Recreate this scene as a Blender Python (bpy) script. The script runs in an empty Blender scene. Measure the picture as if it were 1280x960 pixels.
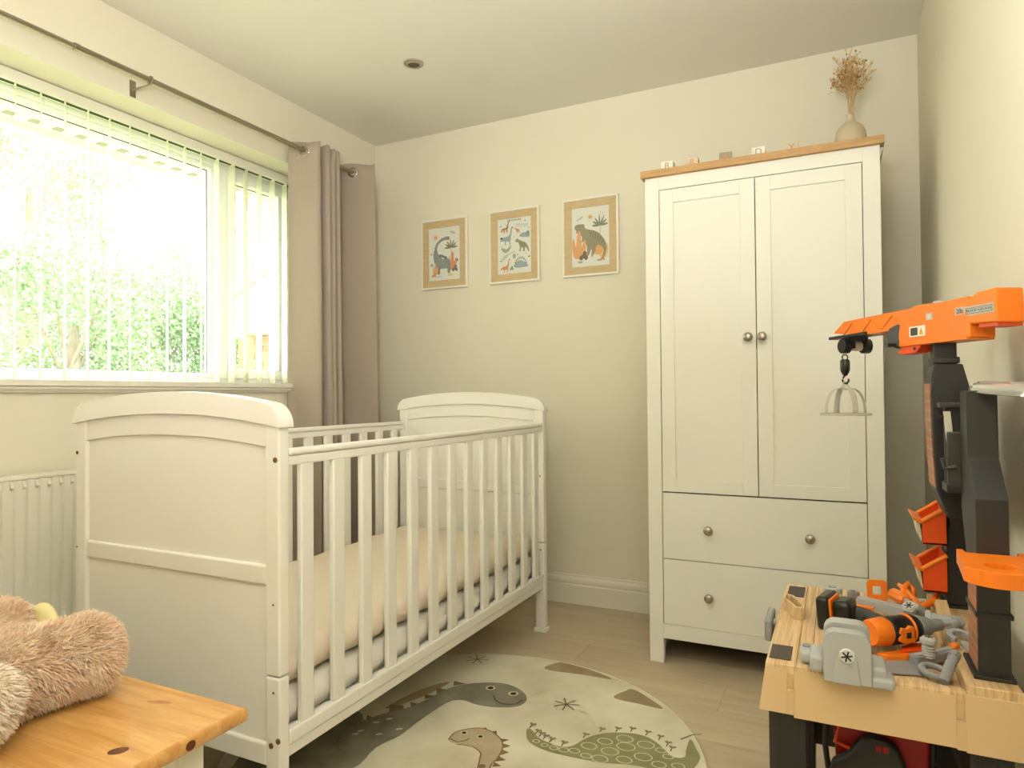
import bpy, bmesh, math, random
from mathutils import Vector, Matrix
from mathutils.geometry import tessellate_polygon

# ------------------------------------------------------------ camera, world, light, exposure
SC = bpy.context.scene
COL = SC.collection
random.seed(7)

def srgb(r, g, b):
    f = lambda c: (c/255/12.92) if c/255 <= .04045 else ((c/255+.055)/1.055)**2.4
    return (f(r), f(g), f(b), 1)

cam_data = bpy.data.cameras.new('camera')
cam = bpy.data.objects.new('camera', cam_data); COL.objects.link(cam)
cam_data.sensor_width = 36; cam_data.lens = 839.52/1280*36; cam_data.clip_start = .02
YAW, PITCH, ROLL = math.radians(25.9), math.radians(.9185), math.radians(-.436)
F_ = Vector((-math.sin(YAW)*math.cos(PITCH), math.cos(YAW)*math.cos(PITCH), math.sin(PITCH)))
R_ = Vector((math.cos(YAW), math.sin(YAW), 0)); U_ = R_.cross(F_)
R2 = math.cos(ROLL)*R_ + math.sin(ROLL)*U_; U2 = -math.sin(ROLL)*R_ + math.cos(ROLL)*U_
M_ = Matrix.Identity(4)
for i in range(3):
    M_[i][0] = R2[i]; M_[i][1] = U2[i]; M_[i][2] = -F_[i]
M_[2][3] = 1.0
cam.matrix_world = M_
SC.camera = cam

world = bpy.data.worlds.new('world'); SC.world = world; world.use_nodes = True
bg = world.node_tree.nodes['Background']
bg.inputs[0].default_value = (.97, 1.0, .98, 1); bg.inputs[1].default_value = 13.5

def area(name, loc, rot, sx, sy, power, col=(1, 1, 1), portal=False):
    l = bpy.data.lights.new(name, 'AREA'); l.shape = 'RECTANGLE'; l.size = sx; l.size_y = sy
    l.energy = power; l.color = col
    o = bpy.data.objects.new(name, l); COL.objects.link(o); o.location = loc; o.rotation_euler = rot
    if portal: l.cycles.is_portal = True
    return o
area('window_portal', (-2.63, 1.485, 1.58), (0, math.radians(-90), 0), 1.02, 2.22, 1, portal=True)

area('bounce_fill', (-.2, .0, 1.5), (math.radians(150), 0, math.radians(-70)), .5, .4, 40, (.97, 1, 1.06))      # fill light added to brighten the room, bounced off ceiling and right wall
fl_d = bpy.data.lights.new('ceiling_fill', 'SPOT'); fl_d.energy = 108; fl_d.spot_size = math.radians(100); fl_d.spot_blend = 1; fl_d.shadow_soft_size = .15; fl_d.color = (1, .99, 1.0)
fl_o = bpy.data.objects.new('ceiling_fill', fl_d); COL.objects.link(fl_o); fl_o.location = (-.15, -.1, 1.35)      # second added fill lamp, lifts the far end via the ceiling
fl_o.rotation_euler = (Vector((-1.35, 1.4, 2.4))-fl_o.location).to_track_quat('-Z', 'Y').to_euler()

vs = SC.view_settings
vs.view_transform = 'Standard'; vs.look = 'None'; vs.gamma = 1; vs.use_curve_mapping = False
vs.exposure = 0.05

# ------------------------------------------------------------ helpers
WM = {}
def tag(o, label=None, cat=None, group=None, kind=None):
    if label: o['label'] = label
    if cat: o['category'] = cat
    if group: o['group'] = group
    if kind: o['kind'] = kind
    return o
def thing(name, label, cat, loc=(0, 0, 0), rotz=0, group=None):
    o = bpy.data.objects.new(name, None); COL.objects.link(o); o.empty_display_size = .05
    o.location = loc; o.rotation_euler = (0, 0, rotz)
    WM[o.name] = Matrix.Translation(Vector(loc)) @ Matrix.Rotation(rotz, 4, 'Z')
    return tag(o, label, cat, group)
def finish(me, smooth=None):
    if smooth:
        for p in me.polygons: p.use_smooth = True
        if smooth < 3: me.set_sharp_from_angle(angle=smooth)
def obj(name, bm, mat, parent=None, bevel=0, smooth=None, local=False, seg=2, origin=None):
    """bm in world coordinates (unless local); becomes a child of parent"""
    me = bpy.data.meshes.new(name)
    bmesh.ops.recalc_face_normals(bm, faces=bm.faces[:])
    base = Matrix.Identity(4)
    if parent is not None:
        base = WM.get(parent.name, Matrix.Identity(4))
        if not local: bm.transform(base.inverted())
    if origin is not None:
        lo = base.inverted() @ Vector(origin)
        bm.transform(Matrix.Translation(-lo))
    bm.to_mesh(me); bm.free()
    for m in (mat if isinstance(mat, (list, tuple)) else [mat]): me.materials.append(m)
    finish(me, smooth)
    o = bpy.data.objects.new(name, me); COL.objects.link(o)
    if parent is not None: o.parent = parent
    W = base.copy()
    if origin is not None:
        o.location = lo; W = base @ Matrix.Translation(lo)
    WM[o.name] = W
    if bevel:
        b = o.modifiers.new('bevel', 'BEVEL'); b.width = bevel; b.segments = seg; b.limit_method = 'ANGLE'
        b.angle_limit = .6; b.harden_normals = False
    return o
def link_copy(src, parent, loc, rot=None, scale=None, name=None):
    c = src.copy(); COL.objects.link(c)
    if name: c.name = name
    c.parent = parent; c.location = loc
    if rot is not None: c.rotation_euler = rot
    if scale is not None: c.scale = scale
    return c
def dup(root, loc, rotz=0, label=None, group=None):
    r = root.copy(); COL.objects.link(r); r.location = loc; r.rotation_euler = (0, 0, rotz)
    if label: r['label'] = label
    if group: r['group'] = group
    for ch in list(root.children):
        c = ch.copy(); COL.objects.link(c); c.parent = r
        for g in list(ch.children):
            d = g.copy(); COL.objects.link(d); d.parent = c
    return r
def NB(): return bmesh.new()
def box(bm, x0, x1, y0, y1, z0, z1, mi=0, M=None):
    v = [bm.verts.new((x, y, z)) for x in (x0, x1) for y in (y0, y1) for z in (z0, z1)]
    if M is not None:
        for q in v: q.co = M @ q.co
    for f in ((0, 1, 3, 2), (4, 6, 7, 5), (0, 4, 5, 1), (2, 3, 7, 6), (0, 2, 6, 4), (1, 5, 7, 3)):
        fc = bm.faces.new([v[i] for i in f]); fc.material_index = mi
    return bm
def B(*a, **k): return box(NB(), *a, **k)
def hexa(bm, bot, top, mi=0):
    """bot, top: four points each"""
    a = [bm.verts.new(p) for p in bot]; b = [bm.verts.new(p) for p in top]
    fs = [bm.faces.new(a[::-1]), bm.faces.new(b)]
    for i in range(4): fs.append(bm.faces.new((a[i], a[(i+1) % 4], b[(i+1) % 4], b[i])))
    for f in fs: f.material_index = mi
    return bm
def prism(bm, pts, d0, d1, axis='y', mi=0, M=None):
    """extrude a 2D outline: axis 'y' pts=(x,z); 'x' pts=(y,z); 'z' pts=(x,y)"""
    def P(p, d): return {'y': (p[0], d, p[1]), 'x': (d, p[0], p[1]), 'z': (p[0], p[1], d)}[axis]
    a = [bm.verts.new(P(p, d0)) for p in pts]; b = [bm.verts.new(P(p, d1)) for p in pts]
    if M is not None:
        for q in a+b: q.co = M @ q.co
    n = len(pts)
    fs = []
    for i in range(n): fs.append(bm.faces.new((a[i], a[(i+1) % n], b[(i+1) % n], b[i])))
    tri = tessellate_polygon([[Vector((p[0], p[1], 0)) for p in pts]])
    for t in tri:
        fs.append(bm.faces.new([a[i] for i in t])); fs.append(bm.faces.new([b[i] for i in reversed(t)]))
    for f in fs: f.material_index = mi
    return bm
def frame_of(d):
    d = d.normalized(); u = d.cross(Vector((0, 0, 1)))
    if u.length < 1e-4: u = Vector((1, 0, 0))
    u.normalize(); return u, d.cross(u).normalized()
def tube(bm, pts, rad, n=12, cap=True, mi=0, up=None, sq=1.0):
    pts = [Vector(p) for p in pts]; rings = []
    for i, p in enumerate(pts):
        d = (pts[min(i+1, len(pts)-1)] - pts[max(i-1, 0)])
        if up is None: u, w = frame_of(d)
        else:
            w = Vector(up); u = d.normalized().cross(w).normalized()
        r = rad[i] if isinstance(rad, (list, tuple)) else rad
        rings.append([bm.verts.new(p + r*(math.cos(t)*u + sq*math.sin(t)*w)) for t in [2*math.pi*k/n for k in range(n)]])
    for a, b in zip(rings, rings[1:]):
        for k in range(n):
            f = bm.faces.new((a[k], a[(k+1) % n], b[(k+1) % n], b[k])); f.material_index = mi
    if cap:
        for r in (rings[0][::-1], rings[-1]):
            f = bm.faces.new(r); f.material_index = mi
    return bm
def lathe(bm, prof, n=32, c=(0, 0, 0), ax=(0, 0, 1), mi=0):
    """prof: (radius, height along axis)"""
    ax = Vector(ax).normalized(); u, w = frame_of(ax); c = Vector(c); rings = []
    for r, h in prof:
        if r < 1e-6: rings.append([bm.verts.new(c + ax*h)])
        else: rings.append([bm.verts.new(c + ax*h + r*(math.cos(t)*u + math.sin(t)*w)) for t in [2*math.pi*k/n for k in range(n)]])
    for a, b in zip(rings, rings[1:]):
        for k in range(n):
            if len(a) == 1 and len(b) == 1: continue
            if len(a) == 1: f = bm.faces.new((a[0], b[(k+1) % n], b[k]))
            elif len(b) == 1: f = bm.faces.new((a[k], a[(k+1) % n], b[0]))
            else: f = bm.faces.new((a[k], a[(k+1) % n], b[(k+1) % n], b[k]))
            f.material_index = mi
    for r in (rings[0], rings[-1]):
        if len(r) > 1:
            f = bm.faces.new(r); f.material_index = mi
    return bm
def ball(bm, c, r, n=16, s=(1, 1, 1), M=None):
    ret = bmesh.ops.create_uvsphere(bm, u_segments=n, v_segments=max(6, n//2), radius=r)
    for v in ret['verts']:
        v.co = Vector((v.co.x*s[0], v.co.y*s[1], v.co.z*s[2]))
        if M is not None: v.co = M @ v.co
        v.co += Vector(c)
    return bm
def ring(bm, c, R, r, ax=(0, 0, 1), n=24, m=8, mi=0):
    ax = Vector(ax).normalized(); u, w = frame_of(ax); c = Vector(c); rs = []
    for i in range(n):
        t = 2*math.pi*i/n; d = math.cos(t)*u + math.sin(t)*w
        rs.append([bm.verts.new(c + d*R + r*(math.cos(s)*d + math.sin(s)*ax)) for s in [2*math.pi*k/m for k in range(m)]])
    for i in range(n):
        a, b = rs[i], rs[(i+1) % n]
        for k in range(m):
            f = bm.faces.new((a[k], a[(k+1) % m], b[(k+1) % m], b[k])); f.material_index = mi
    return bm
def rrect(w, h, r, n=5, cx=0, cy=0):
    o = []
    for sx, sy, a0 in ((1, 1, 0), (-1, 1, 90), (-1, -1, 180), (1, -1, 270)):
        for k in range(n+1):
            a = math.radians(a0+90*k/n)
            o.append((cx+sx*(w/2-r)+r*math.cos(a), cy+sy*(h/2-r)+r*math.sin(a)))
    return o
def catmull(pts, k=6, closed=False):
    pts = [Vector(p) for p in pts]; n = len(pts); out = []
    rng = range(n) if closed else range(n-1)
    for i in rng:
        p0 = pts[(i-1) % n] if closed or i > 0 else pts[0]
        p1 = pts[i]; p2 = pts[(i+1) % n]; p3 = pts[(i+2) % n] if closed or i+2 < n else pts[-1]
        for j in range(k):
            t = j/k
            out.append(.5*((2*p1)+(-p0+p2)*t+(2*p0-5*p1+4*p2-p3)*t*t+(-p0+3*p1-3*p2+p3)*t**3))
    if not closed: out.append(pts[-1])
    return out

# flat print: layered 2D shapes; each layer a hair above the one before
class Art:
    def __init__(s, place, step=.00015, base=.0002):
        s.bm = NB(); s.place = place; s.h = base; s.step = step; s.mats = []
    def mi(s, m):
        if m not in s.mats: s.mats.append(m)
        return s.mats.index(m)
    def poly(s, pts, m, smooth=True, layer=True):
        if smooth: pts = [(p.x, p.y) for p in catmull([(a, b, 0) for a, b in pts], 4, True)]
        vs_ = [s.bm.verts.new(s.place(a, b, s.h)) for a, b in pts]
        for t in tessellate_polygon([[Vector((a, b, 0)) for a, b in pts]]):
            try: s.bm.faces.new([vs_[i] for i in t]).material_index = s.mi(m)
            except ValueError: pass
        if layer: s.h += s.step
    def ell(s, x, y, rx, ry, m, rot=0, n=14):
        c, d = math.cos(rot), math.sin(rot)
        s.poly([(x+rx*math.cos(t)*c-ry*math.sin(t)*d, y+rx*math.cos(t)*d+ry*math.sin(t)*c) for t in [2*math.pi*k/n for k in range(n)]], m, False)
    def line(s, pts, w, m, smooth=True):
        if smooth and len(pts) > 2: pts = [(p.x, p.y) for p in catmull([(a, b, 0) for a, b in pts], 5)]
        L = []; R = []
        for i, p in enumerate(pts):
            a = pts[max(i-1, 0)]; b = pts[min(i+1, len(pts)-1)]
            dx, dy = b[0]-a[0], b[1]-a[1]; l = math.hypot(dx, dy) or 1
            L.append((p[0]-dy/l*w/2, p[1]+dx/l*w/2)); R.append((p[0]+dy/l*w/2, p[1]-dx/l*w/2))
        k = s.mi(m)
        LV = [s.bm.verts.new(s.place(a, b, s.h)) for a, b in L]; RV = [s.bm.verts.new(s.place(a, b, s.h)) for a, b in R]
        for i in range(len(pts)-1):
            s.bm.faces.new((LV[i], RV[i], RV[i+1], LV[i+1])).material_index = k
        s.h += s.step
    def loop(s, x, y, r, w, m, sy=1):
        n = 18; s.line([(x+r*math.cos(2*math.pi*k/n), y+sy*r*math.sin(2*math.pi*k/n)) for k in range(n+1)], w, m, False)
    def done(s, name, parent, normal=None):
        me = bpy.data.meshes.new(name)
        s.bm.normal_update()
        if normal is not None:
            for f in s.bm.faces:
                if f.normal.dot(Vector(normal)) < 0: f.normal_flip()
        base = WM.get(parent.name, Matrix.Identity(4)); s.bm.transform(base.inverted())
        s.bm.to_mesh(me); s.bm.free()
        for m in s.mats: me.materials.append(m)
        o = bpy.data.objects.new(name, me); COL.objects.link(o); o.parent = parent
        return o

def text_obj(name, body, size, mat, parent, M, depth=.0003, align='CENTER', sx=1.0):
    cu = bpy.data.curves.new(name, 'FONT'); cu.body = body; cu.size = size; cu.extrude = depth
    cu.align_x = align; cu.align_y = 'CENTER'
    t = bpy.data.objects.new(name+'_tmp', cu); COL.objects.link(t)
    me = bpy.data.meshes.new_from_object(t.evaluated_get(bpy.context.evaluated_depsgraph_get()))
    bpy.data.objects.remove(t); me.name = name
    base = WM.get(parent.name, Matrix.Identity(4))
    me.transform(base.inverted() @ M @ Matrix.Diagonal((sx, 1, 1, 1)))
    me.materials.clear(); me.materials.append(mat)
    o = bpy.data.objects.new(name, me); COL.objects.link(o); o.parent = parent
    return o
def basis(o, xa, ya):
    xa = Vector(xa).normalized(); ya = Vector(ya).normalized(); za = xa.cross(ya)
    M = Matrix.Identity(4)
    for i in range(3): M[i][0] = xa[i]; M[i][1] = ya[i]; M[i][2] = za[i]; M[i][3] = o[i]
    return M

# ------------------------------------------------------------ materials
def mat(name, col, rough=.5, metal=0, spec=.5, noise=0, nscale=8, bump=0, bscale=60, stretch=(1, 1, 1), trans=0, alpha=1, coat=0, vary=0, col2=None, sheen=0, emit=None):
    m = bpy.data.materials.new(name); m.use_nodes = True; nt = m.node_tree; N = nt.nodes; L = nt.links
    b = N['Principled BSDF']
    b.inputs['Base Color'].default_value = col; b.inputs['Roughness'].default_value = rough
    b.inputs['Metallic'].default_value = metal; b.inputs['Specular IOR Level'].default_value = spec
    b.inputs['Coat Weight'].default_value = coat
    if sheen: b.inputs['Sheen Weight'].default_value = sheen
    if trans: b.inputs['Transmission Weight'].default_value = trans
    tc = N.new('ShaderNodeTexCoord'); mp = N.new('ShaderNodeMapping'); mp.inputs['Scale'].default_value = stretch
    L.new(tc.outputs['Object'], mp.inputs['Vector'])
    src = None
    if noise or col2:
        nz = N.new('ShaderNodeTexNoise'); nz.inputs['Scale'].default_value = nscale; nz.inputs['Detail'].default_value = 6
        L.new(mp.outputs[0], nz.inputs['Vector'])
        mx = N.new('ShaderNodeMix'); mx.data_type = 'RGBA'
        c2 = col2 if col2 else tuple(c*(1-noise) for c in col[:3])+(1,)
        mx.inputs[6].default_value = col; mx.inputs[7].default_value = c2
        rp = N.new('ShaderNodeMapRange'); rp.inputs[1].default_value = .35; rp.inputs[2].default_value = .65
        L.new(nz.outputs['Fac'], rp.inputs[0]); L.new(rp.outputs[0], mx.inputs[0])
        src = mx.outputs[2]
    if vary:
        oi = N.new('ShaderNodeObjectInfo'); hs = N.new('ShaderNodeHueSaturation')
        mr = N.new('ShaderNodeMapRange'); mr.inputs[3].default_value = 1-vary; mr.inputs[4].default_value = 1+vary
        L.new(oi.outputs['Random'], mr.inputs[0]); L.new(mr.outputs[0], hs.inputs['Value'])
        if src: L.new(src, hs.inputs['Color'])
        else: hs.inputs['Color'].default_value = col
        src = hs.outputs[0]
    if src: L.new(src, b.inputs['Base Color'])
    if bump:
        n2 = N.new('ShaderNodeTexNoise'); n2.inputs['Scale'].default_value = bscale; n2.inputs['Detail'].default_value = 4
        L.new(mp.outputs[0], n2.inputs['Vector'])
        bp = N.new('ShaderNodeBump'); bp.inputs['Strength'].default_value = bump; bp.inputs['Distance'].default_value = .004
        L.new(n2.outputs['Fac'], bp.inputs['Height']); L.new(bp.outputs[0], b.inputs['Normal'])
    return m
def wood(name, base, dark, scale=3, stretch=(1, 12, 12), rough=.45, vary=0, contrast=(.3, .7), ring_=True, coat=0, dist=3, bump=.15):
    m = bpy.data.materials.new(name); m.use_nodes = True; nt = m.node_tree; N = nt.nodes; L = nt.links
    b = N['Principled BSDF']; b.inputs['Roughness'].default_value = rough; b.inputs['Coat Weight'].default_value = coat
    tc = N.new('ShaderNodeTexCoord'); mp = N.new('ShaderNodeMapping'); mp.inputs['Scale'].default_value = stretch
    oi = N.new('ShaderNodeObjectInfo'); ad = N.new('ShaderNodeVectorMath'); ad.operation = 'ADD'
    ml = N.new('ShaderNodeMath'); ml.operation = 'MULTIPLY'; ml.inputs[1].default_value = 37
    L.new(oi.outputs['Random'], ml.inputs[0]); L.new(tc.outputs['Object'], ad.inputs[0]); L.new(ml.outputs[0], ad.inputs[1])
    L.new(ad.outputs[0], mp.inputs['Vector'])
    n1 = N.new('ShaderNodeTexNoise'); n1.inputs['Scale'].default_value = scale; n1.inputs['Detail'].default_value = 8
    n1.inputs['Distortion'].default_value = dist*.2; n1.inputs['Roughness'].default_value = .65
    L.new(mp.outputs[0], n1.inputs['Vector'])
    mr = N.new('ShaderNodeMapRange'); mr.inputs[1].default_value = contrast[0]; mr.inputs[2].default_value = contrast[1]
    L.new(n1.outputs['Fac'], mr.inputs[0])
    mx = N.new('ShaderNodeMix'); mx.data_type = 'RGBA'; mx.inputs[6].default_value = base; mx.inputs[7].default_value = dark
    L.new(mr.outputs[0], mx.inputs[0]); src = mx.outputs[2]
    if vary:
        hs = N.new('ShaderNodeHueSaturation'); m2 = N.new('ShaderNodeMapRange')
        m2.inputs[3].default_value = 1-vary; m2.inputs[4].default_value = 1+vary
        L.new(oi.outputs['Random'], m2.inputs[0]); L.new(m2.outputs[0], hs.inputs['Value']); L.new(src, hs.inputs['Color']); src = hs.outputs[0]
    L.new(src, b.inputs['Base Color'])
    bp = N.new('ShaderNodeBump'); bp.inputs['Strength'].default_value = bump; bp.inputs['Distance'].default_value = .002
    L.new(n1.outputs['Fac'], bp.inputs['Height']); L.new(bp.outputs[0], b.inputs['Normal'])
    return m
def thin(name, col, tcol, f_trans=.5, f_clear=0., rough=.8):
    """thin cloth or plastic: diffuse + translucent (+ clear)"""
    m = bpy.data.materials.new(name); m.use_nodes = True; nt = m.node_tree; N = nt.nodes; L = nt.links
    for n in list(N): N.remove(n)
    o = N.new('ShaderNodeOutputMaterial'); d = N.new('ShaderNodeBsdfDiffuse'); t = N.new('ShaderNodeBsdfTranslucent')
    d.inputs[0].default_value = col; t.inputs[0].default_value = tcol
    x = N.new('ShaderNodeMixShader'); x.inputs[0].default_value = f_trans
    L.new(d.outputs[0], x.inputs[1]); L.new(t.outputs[0], x.inputs[2]); out = x.outputs[0]
    if f_clear:
        c = N.new('ShaderNodeBsdfTransparent'); c.inputs[0].default_value = (1, 1, 1, 1)
        y = N.new('ShaderNodeMixShader'); y.inputs[0].default_value = f_clear
        L.new(out, y.inputs[1]); L.new(c.outputs[0], y.inputs[2]); out = y.outputs[0]
    L.new(out, o.inputs[0]); return m
def glass(name, tint=(.97, .98, .97, 1), gloss=.06):
    m = bpy.data.materials.new(name); m.use_nodes = True; nt = m.node_tree; N = nt.nodes; L = nt.links
    for n in list(N): N.remove(n)
    o = N.new('ShaderNodeOutputMaterial'); t = N.new('ShaderNodeBsdfTransparent'); g = N.new('ShaderNodeBsdfGlossy')
    t.inputs[0].default_value = tint; g.inputs['Roughness'].default_value = .02
    x = N.new('ShaderNodeMixShader'); x.inputs[0].default_value = gloss
    L.new(t.outputs[0], x.inputs[1]); L.new(g.outputs[0], x.inputs[2]); L.new(x.outputs[0], o.inputs[0]); return m

m_wall = mat('cream_wall_paint', srgb(234, 227, 206), .9, spec=.2, bump=.05, bscale=250)
m_ceil = mat('ceiling_paint', srgb(236, 232, 220), .95, spec=.1, bump=.04, bscale=200)
m_skirt = mat('skirting_gloss', srgb(236, 230, 215), .4)
m_crib = mat('crib_white_lacquer', srgb(238, 234, 224), .38, bump=.02, bscale=30)
m_ward = mat('wardrobe_white_foil', srgb(237, 234, 222), .45, bump=.03, bscale=300)
m_gapd = mat('dark_cabinet_interior', srgb(60, 50, 40), .9)
m_oak = wood('oak_top_laminate', srgb(204, 164, 108), srgb(176, 132, 82), 4, (2, 16, 16), .5)
m_plank = wood('grey_oak_laminate', srgb(208, 190, 160), srgb(186, 166, 136), 2.2, (.9, 10, 10), .42, vary=.06, contrast=(.3, .75))
m_sub = mat('underlay_board', srgb(120, 102, 80), .9)
m_upvc = mat('upvc_white', srgb(240, 240, 236), .3)
m_gasket = mat('black_gasket', srgb(60, 60, 58), .7)
m_glass = glass('window_glass')
m_vane = thin('blind_vane_fabric', srgb(243, 241, 226), srgb(246, 244, 228), .5)
m_rail = mat('blind_headrail', srgb(236, 232, 216), .45)
m_chain = mat('bead_chain', srgb(225, 225, 220), .4)
m_rod = mat('brushed_nickel_rod', srgb(158, 148, 128), .32, metal=.9)
m_chrome = mat('polished_steel', srgb(200, 195, 185), .18, metal=1)
m_knob = mat('satin_nickel_knob', srgb(176, 168, 156), .3, metal=1)
m_curt = mat('taupe_curtain_weave', srgb(180, 167, 151), .95, spec=.1, noise=.08, nscale=300, bump=.25, bscale=500, sheen=.15)
m_rad = mat('radiator_enamel', srgb(238, 234, 218), .4)
m_frame_w = mat('white_frame_lacquer', srgb(240, 235, 220), .5)
m_frame_o = wood('pale_wood_inner_frame', srgb(212, 188, 146), srgb(198, 172, 128), 6, (3, 14, 14), .6)
m_paper = mat('print_paper', srgb(226, 226, 214), .7)
m_bed = mat('blush_cream_duvet', srgb(233, 217, 196), .95, spec=.1, bump=.15, bscale=120)
m_sheet = mat('white_mattress_cotton', srgb(238, 233, 222), .9, spec=.1, bump=.1, bscale=90)
m_screw = mat('bronze_bolt_head', srgb(120, 92, 62), .5, metal=.3)
m_pine = wood('lacquered_pine', srgb(232, 180, 108), srgb(200, 138, 70), 2.6, (1.6, 18, 18), .24, vary=.05, contrast=(.3, .75), coat=.4)
m_knot = mat('pine_knot', srgb(124, 62, 28), .4, col2=srgb(90, 40, 20), nscale=60)
m_knot2 = mat('pine_faint_knot', srgb(178, 116, 56), .4, col2=srgb(200, 140, 70), nscale=50)
m_chest = mat('chest_cream_paint', srgb(240, 236, 218), .5)
m_fur = mat('pinkish_tan_fur', srgb(254, 232, 206), .95, spec=.1, col2=srgb(246, 212, 180), nscale=30)
m_fur2 = mat('pale_fur', srgb(255, 242, 226), .95, spec=.1, col2=srgb(252, 232, 208), nscale=30)
m_trimr = mat('satin_light_trim', srgb(176, 166, 146), .35, metal=.35)
m_sole = mat('cream_yellow_plush', srgb(240, 226, 168), .95, spec=.1)
m_vase = mat('matt_cream_ceramic', srgb(208, 192, 160), .8, bump=.1, bscale=300)
m_dry = mat('dried_gypsophila', srgb(206, 168, 112), .9)
m_dry2 = mat('dried_flower_head', srgb(222, 192, 138), .9)
m_dry3 = mat('dried_flower_brown', srgb(170, 118, 62), .9)
m_bench = wood('tan_woodgrain_plastic', srgb(226, 194, 146), srgb(190, 150, 100), 4.0, (34, 1.2, 4), .5, contrast=(.42, .66), bump=.5)
m_benchp = mat('tan_plastic', srgb(212, 180, 134), .5)
m_dark = mat('charcoal_plastic', srgb(40, 39, 37), .5, bump=.03, bscale=200)
m_dark2 = mat('charcoal_plastic_grey', srgb(64, 62, 58), .5)
m_pad = mat('dark_brown_grey_pad', srgb(84, 74, 66), .8, bump=.3, bscale=300)
m_black = mat('black_gloss_plastic', srgb(30, 28, 27), .3)
m_org = mat('orange_plastic', srgb(250, 128, 22), .38)
m_org2 = mat('deep_orange_plastic', srgb(240, 84, 18), .4)
m_red = mat('red_plastic', srgb(168, 18, 26), .4)
m_grey = mat('silver_grey_plastic', srgb(176, 176, 172), .42)
m_grey2 = mat('steel_grey_plastic', srgb(142, 142, 140), .42)
m_lgrey = mat('label_grey', srgb(186, 182, 170), .5)
m_white = mat('label_white', srgb(236, 232, 218), .5)
m_clear = thin('frosted_clear_plastic', srgb(226, 222, 208), srgb(226, 222, 208), .4, .15)
m_string = mat('cream_cord', srgb(224, 212, 186), .9)
m_yel = mat('warning_yellow', srgb(232, 176, 40), .5)
m_ink = mat('dark_ink', srgb(44, 42, 40), .6)
m_block_w = mat('cream_block_paint', srgb(242, 238, 222), .6)
m_block_n = mat('natural_block', srgb(214, 196, 162), .6)
m_block_g = mat('taupe_block', srgb(166, 148, 124), .6)
m_letter = mat('letter_brown', srgb(176, 150, 120), .6)
m_letter_o = mat('letter_rust', srgb(206, 146, 104), .6)
# ------------------------------------------------------------ the room
XL, XR, YB, YN, ZC = -2.32, .297, 3.042, -.62, 2.40
def struct(name, bm, m, parent=None, **k):
    o = obj(name, bm, m, parent, **k)
    if parent is None: o['kind'] = 'structure'
    return o
floor = struct('floor', B(XL-.1, XR+.1, YN-.1, YB+.1, -.06, -.012), m_sub)
PW, PL = .19, 1.28
pm = B(.0003, PL-.0003, .0003, PW-.0003, -.012, 0)
plank_src = None
row = 0; y = YN-.04
while y < YB:
    x = XL-.02-((row*.43) % 1)*PL
    while x < XR:
        if x+PL > XL-.02:
            x0 = max(x, XL-.02); x1 = min(x+PL, XR+.02)
            if x1-x0 > .03:
                if plank_src is None: plank_src = obj('plank', pm, m_plank, floor, bevel=.0008, seg=1, local=True); q = plank_src
                else:
                    q = plank_src.copy(); COL.objects.link(q); q.parent = floor
                q.location = (x0, y, 0); q.scale = ((x1-x0)/PL, 1, 1)
        x += PL
    y += PW; row += 1
bm = B(XL-.3, XR+.15, YN-.15, YB+.15, ZC, ZC+.1)
ceiling = struct('ceiling', bm, m_ceil)
W0, W1, WZ0, WZ1 = .34, 2.63, 1.03, 2.10
bm = NB()
box(bm, XL-.32, XL, YN-.1, W0, -.05, ZC); box(bm, XL-.32, XL, W1, YB+.15, -.05, ZC)
box(bm, XL-.32, XL, W0, W1, -.05, WZ0); box(bm, XL-.32, XL, W0, W1, WZ1, ZC)
struct('wall_left', bm, m_wall)
struct('wall_back', B(XL, XR, YB, YB+.12, -.05, ZC), m_wall)
struct('wall_right', B(XR, XR+.12, YN-.1, YB+.12, -.05, ZC), m_wall)
# near wall with a closed door in it
bm = NB(); box(bm, XL, -1.35, YN-.12, YN, -.05, ZC); box(bm, -.55, XR, YN-.12, YN, -.05, ZC); box(bm, -1.35, -.55, YN-.12, YN, 2.02, ZC)
struct('wall_near', bm, m_wall)
bm = NB(); box(bm, -1.33, -.57, YN-.09, YN-.05, .005, 2.0)
d1 = struct('door_1', bm, m_skirt, bevel=.002)
bm = NB(); box(bm, -1.41, -1.33, YN-.11, YN+.015, 0, 2.08); box(bm, -.57, -.49, YN-.11, YN+.015, 0, 2.08); box(bm, -1.33, -.57, YN-.11, YN+.015, 2.0, 2.08)
obj('door_frame', bm, m_skirt, d1, bevel=.004)
bm = NB(); lathe(bm, [(.025, 0), (.025, .006), (.009, .008), (.009, .04)], 16, (-.64, YN-.05, 1.0), (0, 1, 0)); tube(bm, [(-.64, YN-.012, 1.0), (-.75, YN-.012, 1.0)], .009, 10)
obj('door_handle', bm, m_chrome, d1, smooth=.7)

def skirting(name, L, place):
    prof = [(0, 0), (.018, 0), (.018, .088), (.0145, .093), (.0145, .097), (.017, .100), (.017, .112), (.014, .120), (.008, .127), (.007, .137), (0, .137)]
    bm = NB(); a = []; b = []
    for d, z in prof: a.append(bm.verts.new(place(0, d, z))); b.append(bm.verts.new(place(L, d, z)))
    n = len(prof)
    for i in range(n): bm.faces.new((a[i], a[(i+1) % n], b[(i+1) % n], b[i]))
    bm.faces.new(a); bm.faces.new(b[::-1])
    return struct(name, bm, m_skirt, smooth=.5)
skirting('baseboard_back', XR-XL, lambda t, d, z: (XL+t, YB-d, z))
skirting('baseboard_left', YB-YN, lambda t, d, z: (XL+d, YN+t, z))
skirting('baseboard_right', YB-YN, lambda t, d, z: (XR-d, YN+t, z))

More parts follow.
